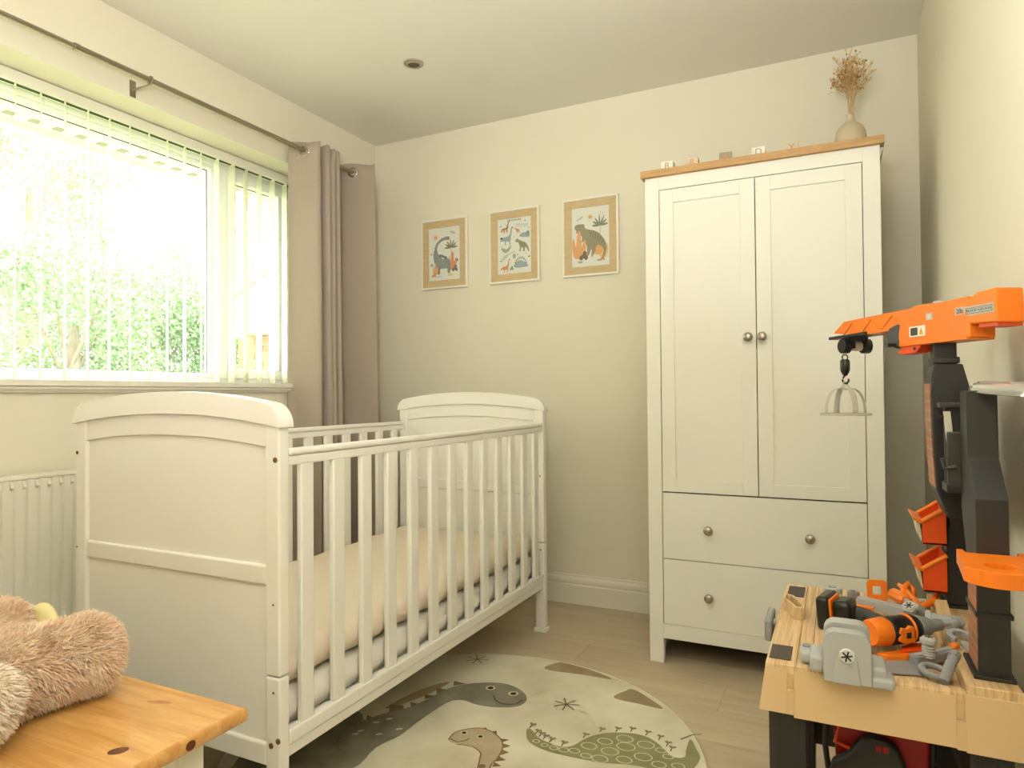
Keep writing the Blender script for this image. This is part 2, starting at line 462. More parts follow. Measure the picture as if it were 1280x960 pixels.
# ------------------------------------------------------------ window
XW = -2.545      # inner face of the frame
win = struct('window_1', NB() if False else box(box(box(box(NB(), XW-.06, XW, W0, W1, 2.055, WZ1), XW-.06, XW, W0, W1, WZ0+.005, 1.085), XW-.06, XW, W0, W0+.06, 1.085, 2.055), XW-.06, XW, W1-.055, W1, 1.085, 2.055), m_upvc, bevel=.003)
obj('mullion', B(XW-.06, XW+.004, 2.155, 2.222, 1.085, 2.055), m_upvc, win, bevel=.004)
obj('mullion', B(XW-.06, XW+.004, .90, .965, 1.085, 2.055), m_upvc, win, bevel=.004)
def frame_rect(bm, x0, x1, y0, y1, z0, z1, w):
    box(bm, x0, x1, y0, y1, z1-w, z1); box(bm, x0, x1, y0, y1, z0, z0+w)
    box(bm, x0, x1, y0, y0+w, z0+w, z1-w); box(bm, x0, x1, y1-w, y1, z0+w, z1-w)
    return bm
for (a, b, w, fx) in ((.965, 2.155, .022, 0), (2.222, 2.575, .045, .012), (.40, .90, .045, .012)):
    obj('window_sash' if fx else 'glazing_bead', frame_rect(NB(), XW-.045, XW+fx-.004, a, b, 1.085, 2.055, w), m_upvc, win, bevel=.004)
    obj('gasket', frame_rect(NB(), XW-.031, XW-.027, a+w, b-w, 1.085+w, 2.055-w, .003), m_gasket, win)
    obj('glass_pane', B(XW-.034, XW-.028, a+w, b-w, 1.085+w, 2.055-w), m_glass, win)
bm = NB(); prism(bm, [(XW, W0), (-2.3205, W0), (-2.3205, W0-.04), (-2.283, W0-.04), (-2.283, W1+.02), (-2.3205, W1+.02), (-2.3205, W1), (XW, W1)], 1.040, 1.060, 'z')
prism(bm, [(-2.320, 1.018), (-2.306, 1.018), (-2.300, 1.026), (-2.292, 1.030), (-2.292, 1.0395), (-2.320, 1.0395)], W0-.04, W1+.02, 'y')
struct('trim_1', bm, m_skirt, bevel=.004)['label'] = 'white window board with moulded nosing'

# vertical blind
bl = thing('vertical_blind', 'white vertical fabric blind hanging open across the large window', 'blind', (-2.475, 1.48, 2.06))
obj('headrail', B(-2.50, -2.455, W0+.01, W1-.01, 2.058, 2.098), m_rail, bl, bevel=.004)
obj('track_channel', B(-2.486, -2.468, W0+.02, W1-.02, 2.0566, 2.0580), m_gasket, bl)
vane0 = None; ends = []
va = math.radians(31)     # tilt of the vanes from square-on
for k in range(-11, 17):
    yc = 1.290+.0813*k
    if yc < W0+.03: continue
    a = va+math.radians(random.uniform(-5, 5))
    if k == 11: a = va-math.radians(9)
    if vane0 is None:
        bm = NB()
        n = 8; rows = []
        for z in (0, -.03, -.5, -.93, -.965, -.990):
            rows.append([bm.verts.new((-.0445+.089*i/n, .0035*math.sin(math.pi*i/n), z)) for i in range(n+1)])
        for r0, r1 in zip(rows, rows[1:]):
            for i in range(n): bm.faces.new((r0[i], r0[i+1], r1[i+1], r1[i]))
        vane0 = obj('vane', bm, m_vane, bl, smooth=3, local=True)
        hem = obj('bottom_weight', B(-.043, .043, -.0012, .0022, -.988, -.945, ), m_vane, vane0, local=True)
        hook = obj('vane_hook', box(B(-.02, .02, -.002, .002, -.002, .012), -.005, .005, -.003, .003, .0, .02), m_rail, vane0, local=True)
        v = vane0
    else:
        v = vane0.copy(); COL.objects.link(v); v.parent = bl
        for g in (hem, hook):
            c = g.copy(); COL.objects.link(c); c.parent = v
    v.location = (0, yc-1.48, -.006); v.rotation_euler = (0, 0, -a)
    ends.append((yc, a))
for s in (-1, 1):
    bm = NB()
    for (y0, a0), (y1, a1) in zip(ends, ends[1:]):
        p0 = Vector((-2.475+s*.038*math.cos(a0), y0-s*.038*math.sin(a0), 1.092)); p1 = Vector((-2.475+s*.038*math.cos(a1), y1-s*.038*math.sin(a1), 1.092))
        tube(bm, [p0.lerp(p1, t)-Vector((0, 0, .016*4*t*(1-t))) for t in (0, .2, .4, .6, .8, 1)], .0009, 4)
    obj('bottom_chain', bm, m_chain, bl)

# curtain rod
RX, RZ = -2.22, 2.145
rod = thing('curtain_rod', 'brushed metal telescopic curtain rod fixed above the window', 'curtain rod', (RX, 1.2, RZ))
obj('rod', tube(NB(), [(RX, 1.335, RZ), (RX, 2.80, RZ)], .0105, 14), m_rod, rod, smooth=.7)
obj('inner_rod', tube(NB(), [(RX, .30, RZ), (RX, 1.34, RZ)], .0085, 14), m_rod, rod, smooth=.7)
for yb_ in (1.60, .5):
    bm = NB(); box(bm, -2.322, -2.316, yb_-.011, yb_+.011, 2.105, 2.165); tube(bm, [(-2.316, yb_, 2.13), (-2.25, yb_, 2.13), (RX, yb_, 2.131)], .004, 8)
    o = obj('bracket', bm, m_rod, rod); obj('bracket_ring', ring(NB(), (RX, yb_, RZ), .0125, .004, (0, 1, 0)), m_rod, o, smooth=3)
obj('rod_collar', tube(NB(), [(RX, 1.33, RZ), (RX, 1.345, RZ)], .0122, 14), m_rod, rod)
obj('finial', lathe(NB(), [(.013, 0), (.019, .004), (.021, .012), (.017, .022), (.008, .028), (0, .03)], 16, (RX, 2.80, RZ), (0, 1, 0)), m_rod, rod, smooth=.8)

# curtain
cur = thing('curtain', 'taupe eyelet curtain bunched at the right end of the window', 'curtain', (RX, 2.55, .06))
path = [(-2.300, 2.352), (-2.275, 2.368), (-2.22, 2.380), (-2.162, 2.392), (-2.150, 2.408), (-2.165, 2.425), (-2.22, 2.432), (-2.285, 2.440),
        (-2.292, 2.452), (-2.27, 2.462), (-2.22, 2.462), (-2.166, 2.460), (-2.150, 2.472), (-2.166, 2.488), (-2.24, 2.492), (-2.262, 2.500), (-2.24, 2.506),
        (-2.165, 2.500), (-2.150, 2.512), (-2.168, 2.524), (-2.23, 2.530), (-2.25, 2.538), (-2.23, 2.545), (-2.165, 2.536), (-2.152, 2.548),
        (-2.172, 2.562), (-2.25, 2.600), (-2.296, 2.660), (-2.300, 2.690), (-2.275, 2.706), (-2.22, 2.724), (-2.15, 2.750), (-2.118, 2.768), (-2.112, 2.776)]
pp = catmull([(a, b, 0) for a, b in path], 5)
bm = NB(); rows = []; NZ = 40
for j in range(NZ+1):
    z = 2.185-(2.185-.06)*j/NZ; t = j/NZ; r = []
    for i, p in enumerate(pp):
        amp = .9+.25*t
        wx = (p.x-RX)*amp+RX+.004*t*math.sin(7*t+i*.23); wy = p.y+.008*t*math.sin(3.1*t+i*.11)
        zz = z+(.005*math.sin(i*.35) if j == 0 else 0)
        r.append(bm.verts.new((max(wx, -2.316), wy, zz)))
    rows.append(r)
for a, b in zip(rows, rows[1:]):
    for i in range(len(a)-1): bm.faces.new((a[i], a[i+1], b[i+1], b[i]))
cl = obj('curtain_cloth', bm, m_curt, cur, smooth=3)
sm = cl.modifiers.new('thick', 'SOLIDIFY'); sm.thickness = .002
for (cy_, ang) in ((2.380, 10), (2.432, -6), (2.462, 3), (2.492, -4), (2.527, 4), (2.582, -15), (2.724, 20)):
    ax = (math.sin(math.radians(ang)), math.cos(math.radians(ang)), 0) if False else (-math.sin(math.radians(ang)), math.cos(math.radians(ang)), 0)
    bm = NB(); ring(bm, (RX, cy_, RZ), .0225, .0062, ax, 28, 8)
    obj('eyelet', bm, m_chrome, cur, smooth=3)

# recessed ceiling light
cl_ = thing('recessed_ceiling_light', 'small round brushed metal recessed spotlight in the ceiling', 'ceiling light', (-1.59, 2.35, ZC))
obj('trim_ring', lathe(NB(), [(.024, -.0005), (.026, -.006), (.031, -.008), (.041, -.004), (.042, 0), (.028, 0), (.024, -.0005)][:5]+[(.042, -.0001)], 32, (-1.59, 2.35, ZC)), m_trimr, cl_, smooth=.6)
obj('inner_ring', ring(NB(), (-1.59, 2.35, ZC-.006), .027, .0045, (0, 0, 1), 32, 8), m_chrome, cl_, smooth=3)
obj('lamp_face', lathe(NB(), [(.0, -.009), (.008, -.0085), (.021, -.0085), (.023, -.004)], 24, (-1.59, 2.35, ZC)), mat('dark_reflector', srgb(110, 100, 88), .2, metal=.9), cl_, smooth=.8)

# radiator
rad = thing('panel_radiator', 'white steel panel radiator under the window behind the cot', 'radiator', (-2.27, 1.2, .17))
RXF = -2.235
bm = NB(); y0, y1, z0, z1 = .45, 1.75, .17, .752
pts = []; n = int((y1-y0)/.0355)
prof = [(y0, RXF-.018), (y0+.012, RXF)]
yy = y0+.03
while yy < y1-.04:
    prof += [(yy, RXF), (yy+.004, RXF-.009), (yy+.013, RXF-.009), (yy+.017, RXF)]; yy += .0355
prof += [(y1-.012, RXF), (y1, RXF-.018)]
a = [bm.verts.new((x, y, z0+.04)) for y, x in prof]; b = [bm.verts.new((x, y, z1-.03)) for y, x in prof]
c = [bm.verts.new((min(RXF, max(x, RXF)) if 0 < i < len(prof)-1 else x, y, z1-.022)) for i, (y, x) in enumerate(prof)]
c2 = [bm.verts.new((min(RXF, max(x, RXF)) if 0 < i < len(prof)-1 else x, y, z0+.03)) for i, (y, x) in enumerate(prof)]
for i in range(len(prof)-1):
    bm.faces.new((a[i], a[i+1], b[i+1], b[i])); bm.faces.new((b[i], b[i+1], c[i+1], c[i])); bm.faces.new((c2[i], c2[i+1], a[i+1], a[i]))
t = [bm.verts.new((x-.0, y, z1)) for y, x in prof]; t0 = [bm.verts.new((x, y, z0)) for y, x in prof]
for i in range(len(prof)-1):
    bm.faces.new((c[i], c[i+1], t[i+1], t[i])); bm.faces.new((t0[i], t0[i+1], c2[i+1], c2[i]))
obj('front_panel', bm, m_rad, rad, smooth=.5)
bm = NB(); box(bm, -2.300, RXF-.019, y0+.01, y1-.01, z0+.01, z1-.004); obj('convector_body', bm, m_rad, rad)
bm = NB(); box(bm, -2.302, RXF+.001, y0-.002, y1+.002, z1, z1+.012); obj('top_grille', bm, m_rad, rad, bevel=.003)
bm = NB(); tube(bm, [(-2.27, y1+.03, .21), (-2.27, y1+.03, .0)], .0075, 10); tube(bm, [(-2.27, y1-.005, .21), (-2.27, y1+.03, .21)], .009, 10); lathe(bm, [(.014, 0), (.016, .02), (.015, .05), (.01, .055)], 14, (-2.27, y1+.03, .215))
obj('valve', bm, m_rad, rad, smooth=.7)
for yq in (y0+.15, y1-.15): obj('wall_bracket', B(XL, -2.301, yq-.02, yq+.02, .3, .65), m_rad, rad)

# ------------------------------------------------------------ framed prints
C_ = lambda *a: mat('print_ink_%02x%02x%02x' % a, srgb(*[c*.74+.26*q for c, q in zip(a, (226, 226, 214))]), .8)
k_sl = C_(112, 122, 120); k_sl2 = C_(86, 96, 98); k_ol = C_(130, 122, 88); k_ol2 = C_(96, 92, 66); k_or = C_(224, 150, 86); k_or2 = C_(206, 120, 70)
k_br = C_(98, 70, 60); k_bl = C_(132, 150, 160); k_lg = C_(186, 190, 184); k_gr = C_(110, 110, 84); k_tan = C_(196, 170, 130); k_gn = C_(150, 152, 120); k_lav = C_(184, 182, 192); k_ye = C_(226, 186, 110)
def px(pts, x0, w, y0, h): return [((x-x0)/w, 1-(y-y0)/h) for x, y in pts]
def sun(A, x, y, r, m, asp):
    A.ell(x, y, r, r*asp, m)
    for k in range(10):
        t = k*math.pi/5; A.line([(x+math.cos(t)*r*1.3, y+math.sin(t)*r*1.3*asp), (x+math.cos(t)*r*1.8, y+math.sin(t)*r*1.8*asp)], .008, m, False)
def palm(A, x, y, L, base, asp, leaf, trunk):
    A.line([(x, y), (x+.005, (y+base)/2), (x+.0, base)], .022, trunk)
    for t in (8, 38, 65, 95, 125, 150, 178):
        a = math.radians(t); A.ell(x+math.cos(a)*L*.55, y+math.sin(a)*L*.55*asp, L*.46, L*.09, leaf, math.atan2(math.sin(a)*asp, math.cos(a)))
def cactus(A, x, y, s, m):
    A.poly([(x-.06*s, y), (x-.09*s, y+.10*s), (x-.07*s, y+.16*s), (x-.04*s, y+.09*s), (x-.02*s, y+.2*s), (x+.02*s, y+.2*s), (x+.03*s, y+.09*s), (x+.07*s, y+.14*s), (x+.09*s, y+.09*s), (x+.05*s, y)], m)
def bush(A, x, y, s, m):
    for dx, dy in ((-.04, 0), (0, .02), (.04, .0), (.02, .045)): A.ell(x+dx*s, y+dy*s, .032*s, .026*s, m)
def art1(A, asp):
    q = lambda pts: px(pts, 135, 355, 190, 610)
    sun(A, .22, .82, .055, k_or, asp); A.ell(.75, .90, .08, .02, k_lav); A.ell(.80, .875, .06, .018, k_lav)
    palm(A, .72, .60, .2, .3, asp, k_ol2, k_tan)
    cactus(A, .77, .20, 1.5, k_or2); bush(A, .84, .18, 1.3, k_br); A.ell(.92, .36, .02, .035, k_br, .6)
    A.poly(q([(372, 305), (340, 300), (300, 312), (255, 340), (222, 385), (205, 430), (190, 470), (188, 520), (196, 580), (215, 640), (232, 690), (236, 725), (262, 728), (266, 672), (300, 668), (345, 672), (352, 720), (378, 722), (384, 660), (386, 600), (370, 570), (335, 548), (300, 560), (275, 530), (250, 500), (238, 470), (232, 425), (248, 385), (285, 350), (330, 338), (368, 342)]), k_sl)
    A.line(q([(255, 515), (290, 520), (320, 540), (345, 545)]), .05, k_sl2)
    for x, y in ((205, 420), (212, 395), (226, 372), (243, 352), (262, 336), (284, 320)): A.ell(*q([(x, y)])[0], .016, .012, k_sl2)
    for x, y in ((240, 600), (270, 620), (300, 605), (330, 625), (255, 560), (290, 575)): A.ell(*q([(x, y)])[0], .012, .008, k_lg)
    A.ell(*q([(362, 318)])[0], .008, .006, m_ink)
    cactus(A, .22, .12, 1.0, k_or); bush(A, .17, .09, 1.0, k_or2); A.line(q([(255, 660), (258, 725)]), .03, k_ol2)
    A.ell(.70, .085, .09, .02, k_ye); A.ell(.36, .07, .1, .012, k_lg); A.ell(.1, .30, .05, .03, k_bl); bush(A, .09, .5, .5, k_or2)
    for x, y in ((.42, .62), (.5, .58), (.38, .56), (.93, .75), (.1, .62)): A.line([(x-.03, y), (x, y+.012), (x+.03, y)], .006, k_tan)
def longneck(A, x, y, s, m, asp, flip=1, spikes=None):
    P = [(-.16, -.02), (-.08, .06), (.02, .07), (.09, .12), (.12, .24), (.15, .30), (.19, .29), (.18, .26), (.155, .24), (.14, .14), (.12, .02), (.11, -.05), (.105, -.12), (.08, -.12), (.075, -.05), (0, -.05), (-.01, -.12), (-.035, -.12), (-.04, -.04), (-.1, -.03)]
    A.poly([(x+flip*a*s, y+b*s*asp) for a, b in P], m)
def rex(A, x, y, s, m, asp, flip=1):
    P = [(-.2, .14), (-.19, .19), (-.13, .21), (-.09, .17), (.0, .13), (.1, .08), (.17, -.02), (.2, -.14), (.17, -.16), (.13, -.05), (.08, -.04), (.07, -.14), (.02, -.14), (.02, -.05), (-.03, -.05), (-.05, -.13), (-.09, -.13), (-.07, -.02), (-.1, .06), (-.12, .11), (-.17, .11)]
    A.poly([(x+flip*a*s, y+b*s*asp) for a, b in P], m)
def art2(A, asp):
    longneck(A, .26, .62, 1.15, k_bl, asp); longneck(A, .22, .80, .75, k_br, asp); A.ell(.2, .79, .12, .02, k_or, .15)
    rex(A, .6, .76, .42, k_or2, asp); rex(A, .74, .48, 1.0, k_ol, asp)
    for i in range(6): A.line([(.68+.035*i, .545-.012*i), (.69+.035*i, .50-.015*i)], .01, k_ol2, False)
    A.poly([(.66, .66), (.72, .71), (.85, .72), (.93, .75), (.96, .70), (.95, .64), (.90, .63), (.75, .64)], k_bl); A.ell(.90, .70, .05, .04, k_sl)
    A.poly([(.1, .47), (.18, .47), (.28, .45), (.42, .52), (.35, .42), (.28, .39), (.2, .39)], k_gn)
    A.ell(.24, .30, .13, .022, k_lg, .5); A.line([(.12, .27), (.2, .32), (.36, .36), (.52, .40)], .025, k_lg); A.ell(.5, .31, .05, .045, k_gn)
    A.poly([(.48, .12), (.55, .19), (.66, .23), (.78, .20), (.92, .12), (.8, .10), (.6, .095)], k_bl)
    for i in range(9):
        t = math.radians(20+i*17); cx_, cy_ = .69, .125
        A.ell(cx_+.17*math.cos(t), cy_+.15*math.sin(t), .03, .013, k_sl2, t)
    longneck(A, .22, .10, .85, k_or2, asp); bush(A, .42, .08, .8, k_ol)
    for x, y, r, m in ((.1, .87, .03, k_gn), (.27, .88, .02, k_br), (.83, .93, .022, k_br), (.72, .92, .012, k_lg), (.12, .65, .045, k_br), (.5, .66, .02, k_bl), (.93, .80, .02, k_sl), (.94, .28, .03, k_ol2), (.1, .24, .03, k_bl), (.6, .33, .02, k_br), (.85, .35, .018, k_ol), (.12, .5, .018, k_sl), (.63, .93, .012, k_lg), (.06, .56, .012, k_or), (.55, .84, .02, k_lg), (.93, .61, .012, k_or2)):
        A.ell(x, y, r, r*asp*.7, m)
    A.line([(.55, .88), (.93, .86)], .02, k_lg, False); A.line([(.6, .84), (.9, .83)], .015, k_lg, False)
def art3(A, asp):
    q = lambda pts: px(pts, 150, 415, 180, 640)
    A.poly(q([(205, 305), (270, 270), (285, 285), (210, 325)]), k_lav, False); sun(A, .50, .83, .05, k_or, asp)
    for x, y in ((.75, .85), (.83, .87), (.86, .83), (.77, .9)): A.ell(x, y, .012, .009, k_or2)
    palm(A, .76, .67, .21, .5, asp, k_gr, k_tan)
    cactus(A, .84, .14, 1.5, k_ye); cactus(A, .70, .2, 1.7, k_or)
    A.poly(q([(185, 400), (182, 380), (205, 360), (250, 356), (290, 365), (300, 405), (345, 425), (400, 440), (455, 475), (500, 530), (530, 590), (535, 640), (520, 705), (498, 755), (480, 745), (495, 700), (500, 650), (480, 620), (455, 600), (425, 610), (410, 660), (378, 722), (368, 715), (374, 650), (365, 640), (350, 680), (330, 712), (318, 700), (322, 640), (318, 590), (300, 580), (280, 610), (270, 600), (285, 570), (270, 545), (250, 575), (245, 568), (266, 530), (262, 490), (240, 460), (200, 448), (205, 425)]), k_ol)
    for a, b in (((345, 430), (352, 465)), ((370, 440), (362, 500)), ((400, 450), (385, 520)), ((420, 460), (412, 530)), ((450, 480), (435, 545)), ((475, 510), (455, 560)), ((500, 545), (478, 585)), ((520, 590), (495, 620)), ((530, 640), (505, 655))):
        A.line(q([a, b]), .018, k_ol2, False)
    A.ell(*q([(232, 380)])[0], .01, .008, m_ink); A.line(q([(188, 412), (215, 420), (240, 415)]), .006, k_ol2)
    cactus(A, .20, .16, 2.1, k_or); bush(A, .32, .15, 1.6, k_br); A.ell(.23, .08, .07, .02, k_gn); A.ell(.74, .09, .07, .018, k_bl); bush(A, .82, .10, .8, k_or2)
    for x, y in ((.15, .5), (.2, .46), (.17, .42), (.93, .35)): A.line([(x-.02, y), (x, y+.012), (x+.02, y)], .006, k_lg)
for x0, x1, z0, z1, art, lab in ((-2.005, -1.722, 1.563, 1.934, art1, 'framed print of a slate grey long-necked dinosaur, nearest the curtain'),
                                 (-1.592, -1.314, 1.563, 1.934, art2, 'framed print crowded with many small dinosaurs, middle of the three'),
                                 (-1.191, -.911, 1.563, 1.938, art3, 'framed print of an olive striped meat-eating dinosaur, nearest the wardrobe')):
    pf = thing('framed_picture', lab, 'picture', ((x0+x1)/2, YB, z0), 0, 'dinosaur prints on the back wall')
    f0 = YB-.020
    bm = NB()
    w = .010
    for a in ((x0, x1, z0, z0+w), (x0, x1, z1-w, z1), (x0, x0+w, z0+w, z1-w), (x1-w, x1, z0+w, z1-w)): box(bm, a[0], a[1], f0, YB-.0005, a[2], a[3])
    obj('outer_frame', bm, m_frame_w, pf, bevel=.0015)
    a0, a1, b0, b1 = x0+w, x1-w, z0+w, z1-w; c0, c1, d0, d1 = x0+.046, x1-.046, z0+.046, z1-.046
    bm = NB(); fy = f0+.003; by = f0+.010
    for o4, i4 in ((((a0, b0), (a1, b0)), ((c0, d0), (c1, d0))), (((a1, b0), (a1, b1)), ((c1, d0), (c1, d1))), (((a1, b1), (a0, b1)), ((c1, d1), (c0, d1))), (((a0, b1), (a0, b0)), ((c0, d1), (c0, d0)))):
        q4 = [o4[0], o4[1], i4[1], i4[0]]
        hexa(bm, [(p[0], by, p[1]) for p in q4], [(p[0], fy+(.002 if i > 1 else 0), p[1]) for i, p in enumerate(q4)])
    obj('inner_frame', bm, m_frame_o, pf, bevel=.0006, seg=1)
    pr = obj('print', B(c0-.004, c1+.004, by-.002, by+.004, d0-.004, d1+.004), m_paper, pf)
    pw, ph = c1-c0, d1-d0
    A = Art(lambda u, v, h: (c0+u*pw, by-.002-h, d0+v*ph), .00004, .0001)
    art(A, pw/ph)
    A.done('dinosaur_drawing', pr, (0, -1, 0))
    if art is art2: text_obj('lettering', 'DINOSAURS', .014, m_ink, pr, basis((.5*(c0+c1), by-.0025, d1-.010), (1, 0, 0), (0, 0, 1)), .0001)
# ------------------------------------------------------------ wardrobe
WX0, WX1, WY0, WY1 = -.648, .134, 2.500, 3.022
wd = thing('wardrobe', 'tall white two-door wardrobe with two drawers and an oak-coloured top', 'wardrobe', ((WX0+WX1)/2, 2.76, 0))
SL = .052
bm = NB(); hexa  # posts
for xa, xb in ((WX0, WX0+SL), (WX1-SL, WX1)): box(bm, xa, xb, WY0, WY0+.03, 0, 1.812)
obj('front_post', B(WX0, WX0+SL, WY0, WY0+.03, 0, 1.812), m_ward, wd, bevel=.0012); obj('front_post', B(WX1-SL, WX1, WY0, WY0+.03, 0, 1.812), m_ward, wd, bevel=.0012); bm.free()
for xa in (WX0+.002, WX1-.022): obj('side_panel', B(xa, xa+.02, WY0+.03, WY1, 0, 1.812), m_ward, wd, bevel=.001)
obj('top_rail', B(WX0+SL, WX1-SL, WY0+.0005, WY0+.03, 1.764, 1.812), m_ward, wd, bevel=.0008)
obj('bottom_rail', B(WX0+SL, WX1-SL, WY0+.001, WY0+.03, .092, .146), m_ward, wd, bevel=.0008)
bm = NB(); box(bm, WX0+.022, WX1-.022, WY0+.04, WY1, .10, .116); box(bm, WX0+.022, WX1-.022, WY1-.008, WY1, .1, 1.8); box(bm, WX0+.022, WX1-.022, WY0+.03, WY1, .62, .634); box(bm, WX0+.022, WX1-.022, WY0+.03, WY1, 1.79, 1.806)
box(bm, WX0+.022, WX1-.022, WY0+.031, WY0+.036, .11, 1.80)
obj('carcass', bm, m_gapd, wd)
obj('top_board', B(WX0-.014, WX1+.013, WY0-.014, WY1, 1.8125, 1.839), m_oak, wd, bevel=.0015)
for sx, xa in ((-1, WX0), (1, WX1)):
    bm = NB(); prism(bm, [(xa, 1.812), (xa+sx*.012, 1.812), (xa, 1.775)], WY0+.032, WY0+.05, 'y'); obj('corner_bracket', bm, m_ward, wd)
def knob(parent, x, y, z):
    return obj('knob', lathe(NB(), [(.007, 0), (.006, .008), (.007, .012), (.0145, .017), (.0165, .022), (.0145, .027), (.007, .030), (0, .0305)], 24, (x, y, z), (0, -1, 0)), m_knob, parent, smooth=.9)
g = .0022
for xa, xb, kx in ((WX0+SL+g, -.2575, -.283), (-.2545, WX1-SL-g, -.236)):
    z0, z1 = .634+g, 1.764-g; fw = .050
    bm = NB(); yf = WY0+.002
    bm2 = NB()
    for a in ((xa, xa+fw, z0, z1), (xb-fw, xb, z0, z1), (xa+fw, xb-fw, z0, z0+fw-.006), (xa+fw, xb-fw, z1-fw, z1)): box(bm2, a[0], a[1], yf, yf+.018, a[2], a[3])
    d = obj('door', bm2, m_ward, wd, bevel=.001); bm.free()
    obj('door_panel', B(xa+fw-.002, xb-fw+.002, yf+.0055, yf+.014, z0+fw-.008, z1-fw+.002), m_ward, d)
    knob(d, kx, yf, 1.197)
for z0, z1, kz in ((.388+.001, .632, .505), (.147, .387, .263)):
    d = obj('drawer', B(WX0+SL+g, WX1-SL-g, WY0+.002, WY0+.02, z0, z1-.001), m_ward, wd, bevel=.001)
    knob(d, -.4275, WY0+.002, kz); knob(d, -.092, WY0+.002, kz)

# letter blocks on the wardrobe
for L_, xb, zt, mb, ml, lab, tilt in (('B', -.5755, .046, m_block_w, m_letter, 'small cream cube with letter B at the left end of the wardrobe top', 0),
                                      ('R', -.4825, .046, m_block_n, m_letter_o, 'small natural cube with a rust coloured letter R on the wardrobe top', 4),
                                      ('A', -.3625, .046, m_block_g, m_letter_o, 'small taupe cube with faint letter A, middle of the five blocks', 9),
                                      ('D', -.246, .046, m_block_w, m_letter, 'small cream cube with letter D, second block from the vase', 0),
                                      ('Y', -.137, .041, m_block_n, m_letter, 'small natural cube with letter Y, block closest to the vase', 2)):
    s = .045
    t = thing('letter_block', lab, 'block', (xb, 2.5735, 1.8392), math.radians(tilt), 'letter blocks on the wardrobe')
    M = WM[t.name]
    b = NB(); box(b, -s/2, s/2, -s/2, s/2, 0, zt, M=M); obj('cube', b, mb, t, bevel=.0015)
    text_obj('letter', L_, .034, ml, t, M @ basis((0, -s/2-.0004, zt*.60), (1, 0, 0), (0, 0, 1)), .0003)
    text_obj('letter', L_, .034, ml, t, M @ basis((-s/2-.0004, 0, zt*.5), (0, -1, 0), (0, 0, 1)), .0003)

# vase with dried flowers
vz = 1.8392; vx, vy = .054, 2.752
va_ = thing('vase', 'matt cream bottle vase on top of the wardrobe', 'vase', (vx, vy, vz))
prof = [(0, 0), (.036, 0), (.043, .005), (.050, .03), (.0535, .065), (.0535, .090), (.050, .112), (.043, .128), (.032, .140), (.021, .149), (.0145, .159), (.0125, .170), (.0125, .176), (.014, .179), (.0115, .179), (.0098, .174), (.0098, .160), (.0, .155)]
obj('vase_body', lathe(NB(), prof, 40, (vx, vy, vz)), m_vase, va_, smooth=3)
fl = thing('dried_flowers', 'bunch of dried tan gypsophila standing in the cream vase', 'dried flowers', (vx, vy, vz+.185))
rnd = random.Random(3)
stems = NB(); heads = [NB(), NB()]
def spray(p, d, L, depth):
    q = p+d*L; mid = p.lerp(q, .5)+Vector((rnd.uniform(-1, 1), rnd.uniform(-1, 1), 0))*L*.06
    tube(stems, [p, mid, q], [.0006*(.8**depth)+.0003]*3, 4, False)
    if depth >= 4:
        r = rnd.uniform(.0022, .0042); b = heads[0 if rnd.random() < .7 else 1]
        ret = bmesh.ops.create_icosphere(b, subdivisions=1, radius=r)
        for v in ret['verts']: v.co = v.co*rnd.uniform(.8, 1.2)+q
        return
    for k in range(rnd.choice((2, 3, 3)) if depth else 2):
        nd = (d+Vector((rnd.gauss(0, .38), rnd.gauss(0, .38), rnd.gauss(.15, .3)))).normalized()
        spray(q, nd, L*rnd.uniform(.55, .85), depth+1)
for k in range(14):
    a = 2*math.pi*k/14+rnd.uniform(-.2, .2); lean = rnd.uniform(.03, .30)
    d = Vector((math.cos(a)*lean+.03, math.sin(a)*lean*.8, 1)).normalized()
    base = Vector((vx+rnd.uniform(-.006, .006), vy+rnd.uniform(-.006, .006), vz+.165))
    spray(base, d, rnd.uniform(.050, .084), 0)
s_ = obj('stems', stems, m_dry, fl)
s_['kind'] = 'stuff'
for b, m in zip(heads, (m_dry2, m_dry3)):
    h_ = obj('flower_heads', b, m, fl, smooth=3); h_['kind'] = 'stuff'

